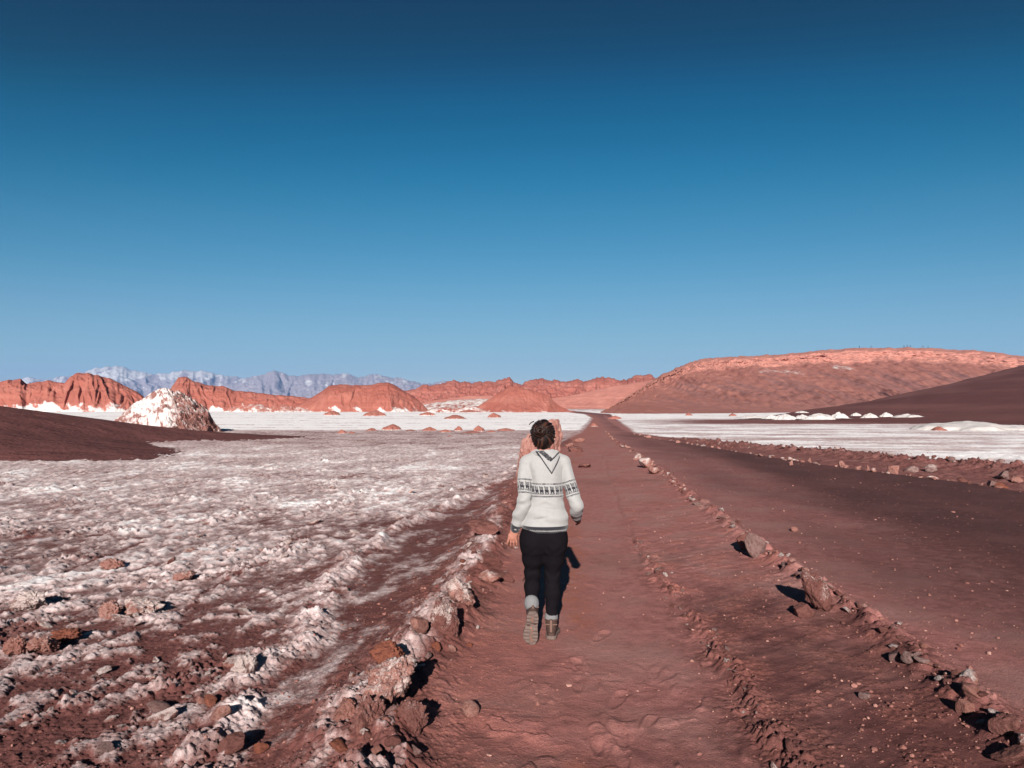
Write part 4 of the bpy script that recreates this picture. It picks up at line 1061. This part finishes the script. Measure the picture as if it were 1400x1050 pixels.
def build_jumper():
    s = Sculpt((-.30, -.19, .76), (.33, .24, 1.43), .0034)
    s.stack(TORSO, .02, 2.2)
    s.limb([SHL, (-.148, -.040, 1.15), ELL_, (-.184, -.040, .905), (-.209, -.006, .842)], [.050, .052, .050, .047, .041], .012)
    s.limb([(-.206, -.008, .848), WRL, (-.220, .004, .795)], [.039, .034, .033], .012)
    s.limb([SHR, (.184, -.022, 1.13), ELR, (.238, .03, .925), (.246, .12, .880)], [.048, .049, .050, .047, .041], .010)
    s.limb([(.244, .118, .880), (.252, .165, .855)], [.038, .034], .012)
    s.limb([(-.128, .0, 1.298), (-.06, .002, 1.335)], [.042, .046], .03); s.limb([(.136, .0, 1.296), (.06, .002, 1.335)], [.042, .046], .03)
    # hem band pulled in below the bloused body
    X, Y, Z = np.meshgrid(*s.ax, indexing='ij', sparse=True)
    back = 1 / (1 + np.exp(Y / .03))
    fold = .0055 * np.sin(46 * (Z - .25 * X) + 3 * np.sin(9 * X)) * np.exp(-((Z - .89) / .07) ** 2) + .004 * np.sin(70 * (Z + .5 * np.abs(X)) + 2) * np.exp(-((Z - 1.02) / .05) ** 2)
    fold = fold + .004 * np.sin(50 * X + 12 * Z) * np.exp(-((Z - 1.22) / .10) ** 2)
    fold = fold + .005 * np.exp(-(((Z - .955) + .12 * (X - .03)) / .010) ** 2) * np.exp(-((X - .02) / .07) ** 2) + .005 * np.exp(-(((Z - .885) - .25 * (X + .05)) / .011) ** 2) * np.exp(-((X + .05) / .06) ** 2)
    s.F += 1.7 * fold * back
    # sleeve wrinkles near elbows
    s.F += .003 * np.sin(95 * Z + 30 * X) * (np.exp(-((Z - 1.0) / .06) ** 2)) * (1 / (1 + np.exp(-(np.abs(X) - .15) / .01)))
    V, F = s.mesh()
    tl = np.full(len(V), 9.0); pat = np.zeros(len(V))
    # nearest limb
    dL = np.minimum(seg_t(V, SHL, ELL_)[1], seg_t(V, ELL_, WRL)[1]) - .053
    dR = np.minimum(seg_t(V, SHR, ELR)[1], seg_t(V, ELR, WRR)[1]) - .053
    q = np.interp(V[:, 2], [t[0] for t in TORSO], [t[3] for t in TORSO]); qy = np.interp(V[:, 2], [t[0] for t in TORSO], [t[4] for t in TORSO])
    dT = (np.hypot(V[:, 0] / q, V[:, 1] / qy) - 1) * qy
    torso = (dT < dL) & (dT < dR) | (V[:, 2] > 1.26); lft = ~torso & (V[:, 0] < 0); rgt = ~torso & (V[:, 0] >= 0)
    ang = np.arctan2(V[:, 0] / q, -V[:, 1] / qy)
    m = motif(ang * .138 + .008, V[:, 2], 1.124, 1.062, .0432)
    pat = np.where(torso, m, pat)
    hem = V[:, 2] < .832
    zz = (V[:, 2] - .785) / .047; saw = np.abs(((ang * .15 / .014) % 1.0) - .5) * 2
    hm = np.where(np.abs(zz - .24 - .22 * saw) < .095, 0, 1)
    pat = np.where(torso & hem, hm, pat)
    for sel, A, B, W, top, bot in ((lft, SHL, ELL_, WRL, .505, .73), (rgt, SHR, ELR, WRR, .495, .73)):
        A, B, W = map(np.array, (A, B, W)); t, _ = seg_t(V, A, B)
        ax = (B - A) / np.linalg.norm(B - A); L = np.linalg.norm(B - A)
        e1 = np.cross(ax, [0, 1, 0]); e1 /= np.linalg.norm(e1); e2 = np.cross(ax, e1)
        r = V - A
        an = np.arctan2(r @ e1, r @ e2)
        mm = motif(an * .053 + .003, -t * L, -top * L, -bot * L, .0416)
        # cuff
        tc, _ = seg_t(V, B, W)
        cuff = tc > .90
        an2 = ((an * .04 / .012) % 1.0) < .5
        mm = np.where(cuff, np.where((np.abs(tc - 1.02) < .025) & an2, 0, 1), mm)
        pat = np.where(sel, mm, pat)
    o = link('jumper', make_mesh('jumper', V, F, pat), M_KNIT, walker)
    # hood lying on the back
    h = Sculpt((-.13, -.20, 1.17), (.17, .09, 1.44), .0034)
    sl, X, Y, Z = h.box((-.13, -.20, 1.17), (.17, .09, 1.44))
    zf = Z.ravel(); lv = np.array(TORSO)
    cx = smooth1(lv, 1, zf)[None, None, :]; cy = smooth1(lv, 2, zf)[None, None, :]; rx = smooth1(lv, 3, zf)[None, None, :]; ry = smooth1(lv, 4, zf)[None, None, :]
    tor = (((np.abs(X - cx) / rx) ** 2.2 + (np.abs(Y - cy) / ry) ** 2.2) ** (1 / 2.2) - 1) * np.minimum(rx, ry)
    def tri(A, B, C):
        d = None
        if (B[0] - A[0]) * (C[1] - B[1]) - (B[1] - A[1]) * (C[0] - B[0]) < 0: B, C = C, B
        for (p, r_) in ((A, B), (B, C), (C, A)):
            nx, nz = (r_[1] - p[1]), -(r_[0] - p[0]); L = math.hypot(nx, nz)
            e = ((X - p[0]) * nx + (Z - p[1]) * nz) / L
            d = e if d is None else np.maximum(d, e)
        return d + 0 * Y
    A, B, C = (-.078, 1.395), (.046, 1.212), (.132, 1.375); Tp = (.03, 1.46)
    t1 = np.minimum(tri(Tp, C, B), tri(Tp, B, A))
    t1 = np.maximum(tri(A, C, B), -9); t1 = np.minimum(t1, tri((-.07, 1.44), (.11, 1.43), B)) 
    A2, B2, C2 = (-.068, 1.412), (.040, 1.312), (.108, 1.372)
    t2 = np.minimum(tri(A2, C2, B2), tri((-.05, 1.44), (.09, 1.43), B2))
    bulge = .016 + .022 * np.clip(-t1 / .05, 0, 1) ** .6
    d1 = np.maximum(np.maximum(t1, tor - bulge), Y - .03)
    neck = (np.hypot((X + .006) / 1.05, Y - .012) - .074); ring = np.maximum(np.abs(neck) - .015, np.abs(Z - 1.366) - .020)
    d2 = np.maximum(np.maximum(t2, tor - .052), Y - .02)
    k = .012
    hh = np.clip(.5 + .5 * (d2 - d1) / k, 0, 1); d = d2 + (d1 - d2) * hh - k * hh * (1 - hh)
    hh = np.clip(.5 + .5 * (ring - d) / .02, 0, 1); d = ring + (d - ring) * hh - .02 * hh * (1 - hh)
    inner = np.maximum(np.hypot((X + .006) / 1.05, Y - .020) - .056, 1.35 - Z)
    d = np.maximum(d, -inner); d = np.maximum(d, Z - 1.386 + .12 * np.abs(X - .02))
    h.F[sl] = d
    V, F = h.mesh()
    x, z, y = V[:, 0], V[:, 2], V[:, 1]
    e = np.minimum(segd(x, z, A, B), segd(x, z, B, C))
    pat = ((e < .0065) & (y < .0)).astype(float)
    st = segd(x, z, (-.060, 1.402), (.034, 1.322))
    strip = (st < .0155) & (y < .01)
    pat = np.where(strip, np.where(pn(x * 260, z * 260, 4) > .28, 0, 1), pat)
    pat = np.where((segd(x, z, B2, C2) < .005) & (y < .0), 1, pat)
    link('hood', make_mesh('hood', V, F, pat), M_KNIT, o)
build_jumper()

def build_trousers():
    s = Sculpt((-.22, -.25, .12), (.21, .19, .86), .0048)
    s.stack([(.66, -.010, .0, .105, .050), (.70, -.012, .0, .142, .085), (.74, -.010, -.004, .152, .104), (.79, -.002, .0, .148, .106), (.815, .0, .0, .140, .100)], .05, 2.2)
    s.limb([(.064, -.026, .78), (.068, -.020, .70), (.066, .004, .58)], [.078, .084, .070], .05); s.limb([(-.080, -.026, .78), (-.085, -.020, .70), (-.088, .010, .58)], [.078, .084, .071], .05)
    s.limb([(.078, .0, .74), (.066, .018, .58), KNR, (.056, .0, .33), (.048, -.01, .155)], [.082, .069, .055, .054, .040], .03)
    s.limb([(-.090, .0, .74), (-.090, .03, .58), KNL, (-.096, -.05, .385), (-.102, -.132, .305)], [.084, .070, .055, .053, .045], .03)
    X, Y, Z = np.meshgrid(*s.ax, indexing='ij', sparse=True)
    s.F += .0030 * np.sin(75 * Z + 20 * X + 4 * np.sin(30 * X)) * (np.exp(-((Z - .46) / .06) ** 2) + np.exp(-((Z - .20) / .04) ** 2) + .8 * np.exp(-((Z - .66) / .04) ** 2))
    V, F = s.mesh()
    link('trousers', make_mesh('trousers', V, F, np.zeros(len(V))), M_PANTS, walker)
build_trousers()

def build_hair():
    s = Sculpt(HEAD + (-.13, -.19, -.14), HEAD + (.13, .13, .15), .0042)
    s.ell(HEAD + (0, -.006, .020), (.093, .108, .103), .01)
    s.ell(HEAD + (0, -.045, -.035), (.074, .062, .068), .03)
    s.limb([HEAD + (.0, -.050, -.055), HEAD + (.004, -.038, -.078)], [.045, .030], .02, (1.1, .8, 1))
    X, Y, Z = np.meshgrid(*s.ax, indexing='ij', sparse=True)
    x, y, z = X - HEAD[0], Y - HEAD[1], Z - HEAD[2]
    # hairline: open the face and around the ears
    face = np.maximum(.052 - y + .35 * np.abs(x), z - .072)
    s.F = np.maximum(s.F, -np.maximum(-(y - .050 - .25 * np.abs(x)), z - .070) if False else np.maximum(s.F, np.minimum(y - .048, .072 - z)))
    for q in (-1, 1): s.F = np.maximum(s.F, -(np.sqrt((x - q * .092) ** 2 + (y - .012) ** 2 + (z + .012) ** 2) - .030))
    # combed strands running back to the bun
    bun = HEAD + (-.030, -.104, .040)
    dx, dz = X - bun[0], Z - bun[2]
    an = np.arctan2(dz, dx); s.F += (.0030 * np.sin(24 * an + 6 * np.sin(3 * an) + 50 * (np.hypot(dx, dz))) + .0014 * np.sin(61 * an + 9 * np.sin(5 * an))) * (Y < HEAD[1] + .06)
    # messy bun
    b = Sculpt(HEAD + (-.10, -.18, -.02), HEAD + (.06, -.03, .13), .0036)
    g = np.random.default_rng(3)
    for k in range(6):
        a0 = g.uniform(0, 6.3); r0 = .014 + .005 * k; pts = []; rad = []
        for t in np.linspace(0, 1, 12):
            a = a0 + t * 5.0
            pts.append(bun + (math.cos(a) * r0, -.036 + .006 * k - .012 * math.sin(3 * t + k), math.sin(a) * r0 * .95)); rad.append(.0075 + .005 * math.sin(math.pi * t))
        b.limb(pts, rad, .002)
    b.ell(bun + (0, -.002, 0), (.034, .026, .032), .004)
    V, F = s.mesh()
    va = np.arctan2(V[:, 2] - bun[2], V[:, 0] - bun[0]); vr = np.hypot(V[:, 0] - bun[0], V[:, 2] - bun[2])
    strand_shade = .45 + .3 * np.sin(24 * va + 6 * np.sin(3 * va) + 50 * vr) + .45 * fbm(va * 4 + 20, vr * 9, 3, 5)  # shade contrast between strands, painted into the hair colour
    h = link('hair', make_mesh('hair', V, F, np.clip(strand_shade, 0, 1)), M_HAIR, walker)
    V, F = b.mesh()
    vr = np.linalg.norm((V - bun)[:, [0, 2]], axis=1); va = np.arctan2(V[:, 2] - bun[2], V[:, 0] - bun[0])
    link('bun', make_mesh('bun', V, F, np.clip(.35 + .5 * np.sin(vr * 420 + va * 1.3) + .3 * fbm(va * 2 + 9, vr * 60, 2, 8), 0, 1)), M_HAIR, h)  # dark rings in the mask paint shadow between the coils of the bun
    tie = Sculpt(bun + (-.07, -.05, -.07), bun + (.07, .05, .07), .0032)
    tp = [bun + (math.cos(a) * .040, -.002 + .006 * math.sin(2 * a), math.sin(a) * .038) for a in np.linspace(-2.4, 1.2, 14)]
    tie.limb(tp, [.0045] * len(tp), .001)
    V, F = tie.mesh()
    link('hair_tie', make_mesh('hair_tie', V, F, np.zeros(len(V))), mat_simple('hair_tie', (0.16, 0.045, 0.02), (0.26, 0.08, 0.035), 90, .8), h)
    # loose strands
    st = Sculpt(HEAD + (-.16, -.16, -.16), HEAD + (.16, .12, .17), .0026)
    for k in range(16):
        a = g.uniform(0, 2 * math.pi); p0 = HEAD + (math.cos(a) * .066, -.050 + g.normal() * .012, .02 + math.sin(a) * .070)
        if k < 5: p0 = HEAD + (-.075 + g.normal() * .008, -.06, .02 + g.normal() * .025)
        out = np.array([math.cos(a), -.4, math.sin(a)]) if k >= 5 else np.array([-1, -.2, -.5])
        L = g.uniform(.018, .034)
        p1 = p0 + out * L * .5; p2 = p1 + out * L * .3 + np.array([g.normal() * .006, 0, -.010])
        st.limb([p0 - out * .012, p1, p2], [.0042, .0038, .0033], 0)
    V, F = st.mesh()
    link('loose_strands', make_mesh('loose_strands', V, F, np.zeros(len(V))), M_HAIR, h)
build_hair()

def foot_outline(y):
    """half widths left/right of a right boot at length y (heel 0 .. toe .265)"""
    w = np.interp(y, [0, .012, .04, .08, .13, .18, .22, .25, .265], [.018, .030, .037, .037, .040, .049, .047, .032, .012])
    c = np.interp(y, [0, .08, .16, .22, .265], [0, 0, .006, .004, -.006])
    return c, w
def build_boot(mat4, mirror, name_label=None):
    e = bpy.data.objects.new('boot', None)
    s = Sculpt((-.075, -.03, .005), (.075, .29, .19), .0042)
    X, Y, Z = np.meshgrid(*s.ax, indexing='ij', sparse=True)
    c, w = foot_outline(Y); c = c * mirror
    top = np.interp(Y, [0, .10, .14, .18, .22, .265], [.075, .085, .078, .066, .058, .040])
    zt = np.clip((Z - .02) / (top - .02), 0, 1)
    d = np.maximum(np.abs(X - c) - (w - .004) * np.sqrt(np.clip(1.02 - zt ** 2.4, 0, 1)), Z - top); d = np.maximum(d, np.maximum(-Y + .002, Y - .264)); d = np.maximum(d, .012 - Z)
    s.F = d * .8
    s.stack([(.06, 0, .058, .036, .056), (.09, 0, .060, .042, .052), (.125, 0, .058, .045, .052), (.140, 0, .058, .043, .050)], .02)
    s.limb([(-.020, .118, .088), (.020, .118, .088)], [.012, .012], .012); s.limb([(0, .11, .095), (0, .19, .068)], [.015, .012], .014)
    s.limb([(-.040, .03, .137), (.0, .008, .139), (.040, .03, .137)], [.008, .008, .008], .006)
    s.ell((0, .058, .150), (.035, .042, .028), 0, True)
    V, F = s.mesh()
    up = make_mesh('boot', V, F, np.zeros(len(V)))
    o = link('boot', up, M_BOOT, walker); o.matrix_local = mat4
    # sole with a heel step and lugs
    q = Sculpt((-.07, -.02, -.012), (.07, .285, .034), .0036)
    X, Y, Z = np.meshgrid(*q.ax, indexing='ij', sparse=True)
    c, w = foot_outline(np.clip((Y + .004) / 1.02, 0, .265)); c = c * mirror
    arch = .010 * np.exp(-((Y - .105) / .022) ** 4)
    lug = .004 * (np.sin(Y * 210) * np.sign(X - c + .0001) > .2) * (np.abs(X - c) > .012)
    d = np.maximum(np.abs(X - c) - (w + .005), np.maximum(Z - .027, (0 + arch + lug) - Z)); d = np.maximum(d, np.maximum(-Y - .005, Y - .272))
    q.F = d * .8
    V, F = q.mesh()
    m = np.zeros(len(V))
    for yy in np.linspace(.035, .235, 12):
        if abs(yy - .105) > .02: m = np.maximum(m, np.hypot(V[:, 0] - .005 * math.sin(yy * 90), V[:, 1] - yy) < .0040)
    m = np.where(V[:, 2] < .014, m, 0)
    link('sole', make_mesh('sole', V, F, m), M_SOLE, o)
    tr = Sculpt((-.06, -.02, .04), (.06, .20, .16), .004)
    tr.limb([(-.041, .022, .105), (0, .001, .108), (.041, .022, .105)], [.0055, .0055, .0055], 0)
    tr.limb([(0, -.0, .135), (0, -.004, .060)], [.009, .008], 0, (1, .7, 1))
    for yy, zz in ((.120, .104), (.138, .097), (.156, .088)): tr.limb([(-.022, yy, zz - .004), (0, yy + .004, zz + .004), (.022, yy, zz - .004)], [.0035] * 3, 0)
    V, F = tr.mesh()
    link('boot_trim', make_mesh('boot_trim', V, F, np.zeros(len(V))), M_LACE, o)
    bpy.data.objects.remove(e)
    return o
# right boot flat on the ground, left boot trailing with its sole turned to the camera
MR = Matrix.Translation((.042, -.062, .002)) @ Matrix.Rotation(R(-6), 4, 'Z')
ML = Matrix.Translation((-.096, -.268, .250)) @ Matrix.Rotation(R(3), 4, 'Y') @ Matrix.Rotation(R(-69), 4, 'X')
build_boot(MR, 1); build_boot(ML, -1)
def build_sock(pts, rad, pink):
    a = np.min(pts, 0) - .07; b = np.max(pts, 0) + .07
    s = Sculpt(a, b, .004)
    s.limb(pts, rad, .01)
    X, Y, Z = np.meshgrid(*s.ax, indexing='ij', sparse=True)
    s.F += .0015 * np.sin(np.arctan2(Y - pts[0][1], X - pts[0][0]) * 26)
    V, F = s.mesh()
    o = link('sock', make_mesh('sock', V, F, np.zeros(len(V))), M_SOCK, walker)
    if pink:
        t = Sculpt(a, b, .004); p = np.array(pts[-1])
        t.limb([p + (0, 0, -.004), p + (0, 0, .006)], [rad[-1] - .0015] * 2, 0); V, F = t.mesh()
        link('sock_edge', make_mesh('sock_edge', V, F, np.zeros(len(V))), M_PINKS, o)
build_sock([(.046, -.004, .115), (.047, -.006, .150), (.048, -.008, .162)], [.043, .047, .044], True)
build_sock([(-.101, -.128, .245), (-.102, -.138, .285), (-.102, -.140, .302)], [.042, .050, .049], False)

# ------------------------------------------------------------------ tiny hikers on the mesa rim
def hiker_mesh(seed, stride):
    s = Sculpt((-.4, -.35, -.02), (.4, .35, 1.82), .03)
    s.stack([(.85, 0, 0, .17, .12), (1.1, 0, 0, .17, .13), (1.4, 0, 0, .21, .13), (1.5, 0, 0, .08, .08)], .04)
    s.ell((0, 0, 1.66), (.10, .12, .13), .02); s.limb([(0, 0, 1.45), (0, 0, 1.6)], [.06, .06], .02)
    for q in (-1, 1):
        s.limb([(q * .09, 0, .9), (q * .1, q * stride * .5, .48), (q * .1, q * stride, .05), (q * .1, q * stride + .1, .04)], [.10, .075, .06, .05], .03)
        s.limb([(q * .21, 0, 1.38), (q * .26, -q * stride * .4, 1.1), (q * .25, -q * stride * .7 + .06, .88)], [.06, .05, .045], .03)
    V, F = s.mesh()
    return make_mesh('hiker', V, F, np.stack([V[:, 2] / 1.8, V[:, 2] * 0, V[:, 2] * 0], 1))
kk = NT('hiker_clothes', .9, .1)
hz = kk.attr()[0]; oi = kk.n('ShaderNodeObjectInfo')
cc = kk.mix(kk.step(hz, .49, .5), (0.012, 0.012, 0.018), kk.mix(oi.outputs['Random'], (0.02, 0.03, 0.05), (0.06, 0.03, 0.03)))
M_HIKER = kk.done(kk.mix(kk.step(hz, .84, .85), cc, (0.06, 0.035, 0.025)))
HK = [hiker_mesh(1, .05), hiker_mesh(2, .22)]
for m in HK: m.materials.append(M_HIKER)
bpy.context.view_layer.update()
mesa = bpy.data.objects['mesa']
dg = bpy.context.evaluated_depsgraph_get()
for i, (u, l) in enumerate(((1176, 'lone tiny hiker standing on the mesa rim, farthest along its left part'), (1192, 'lone tiny hiker on the mesa rim between the first one and the group of three'), (1237, 'tiny hiker at the left of the group of three on the mesa rim'),
                         (1241.5, 'tiny hiker in the middle of the group of three on the mesa rim'), (1245.5, 'tiny hiker at the right of the group of three on the mesa rim'), (1263, 'tiny hiker standing just right of the group of three on the mesa rim'), (1270, 'last tiny hiker at the right end of the mesa rim party'))):
    best = None
    d = np.interp(u, [q[0] for q in RIM], [q[2] for q in RIM])
    for dd in np.arange(-6, 40, 2):
        x, y, _ = PZ(u, d + dd)
        hit, loc, nrm, fi = mesa.ray_cast(Vector((x, y, 200)), Vector((0, 0, -1)))
        if hit and (best is None or (loc.z - CAM_H) / loc.y > (best.z - CAM_H) / best.y): best = loc.copy()
    if best is None: continue
    o = bpy.data.objects.new('person', HK[i % 2]); COL.objects.link(o)
    o.scale = (.85, .85, .85); o.location = best - Vector((0, 0, .1)); o.rotation_euler = (0, 0, i * 1.3)
    tag(o, l, 'person', 'tiny hikers on the mesa rim')

# ------------------------------------------------------------------ air
def haze(dens):
    x, y0, y1, zb, zt = 9000, -400, 9500, -40, 440
    V = [(a, b, c) for c in (zb, zt) for a, b in ((-x, y0), (x, y0), (x, y1), (-x, y1))]
    F = [(3, 2, 1, 0), (4, 5, 6, 7), (0, 1, 5, 4), (1, 2, 6, 5), (2, 3, 7, 6), (3, 0, 4, 7)]
    me = bpy.data.meshes.new('haze'); me.from_pydata(V, [], F)
    m = bpy.data.materials.new('haze'); m.use_nodes = True
    t = m.node_tree; t.nodes.remove(t.nodes['Principled BSDF'])
    v = t.nodes.new('ShaderNodeVolumePrincipled'); v.inputs['Density'].default_value = dens; v.inputs['Color'].default_value = (.24, .50, 1.0, 1)
    t.links.new(v.outputs[0], t.nodes['Material Output'].inputs['Volume'])
    o = link('haze', me, m); o['kind'] = 'stuff'
haze(7e-5)
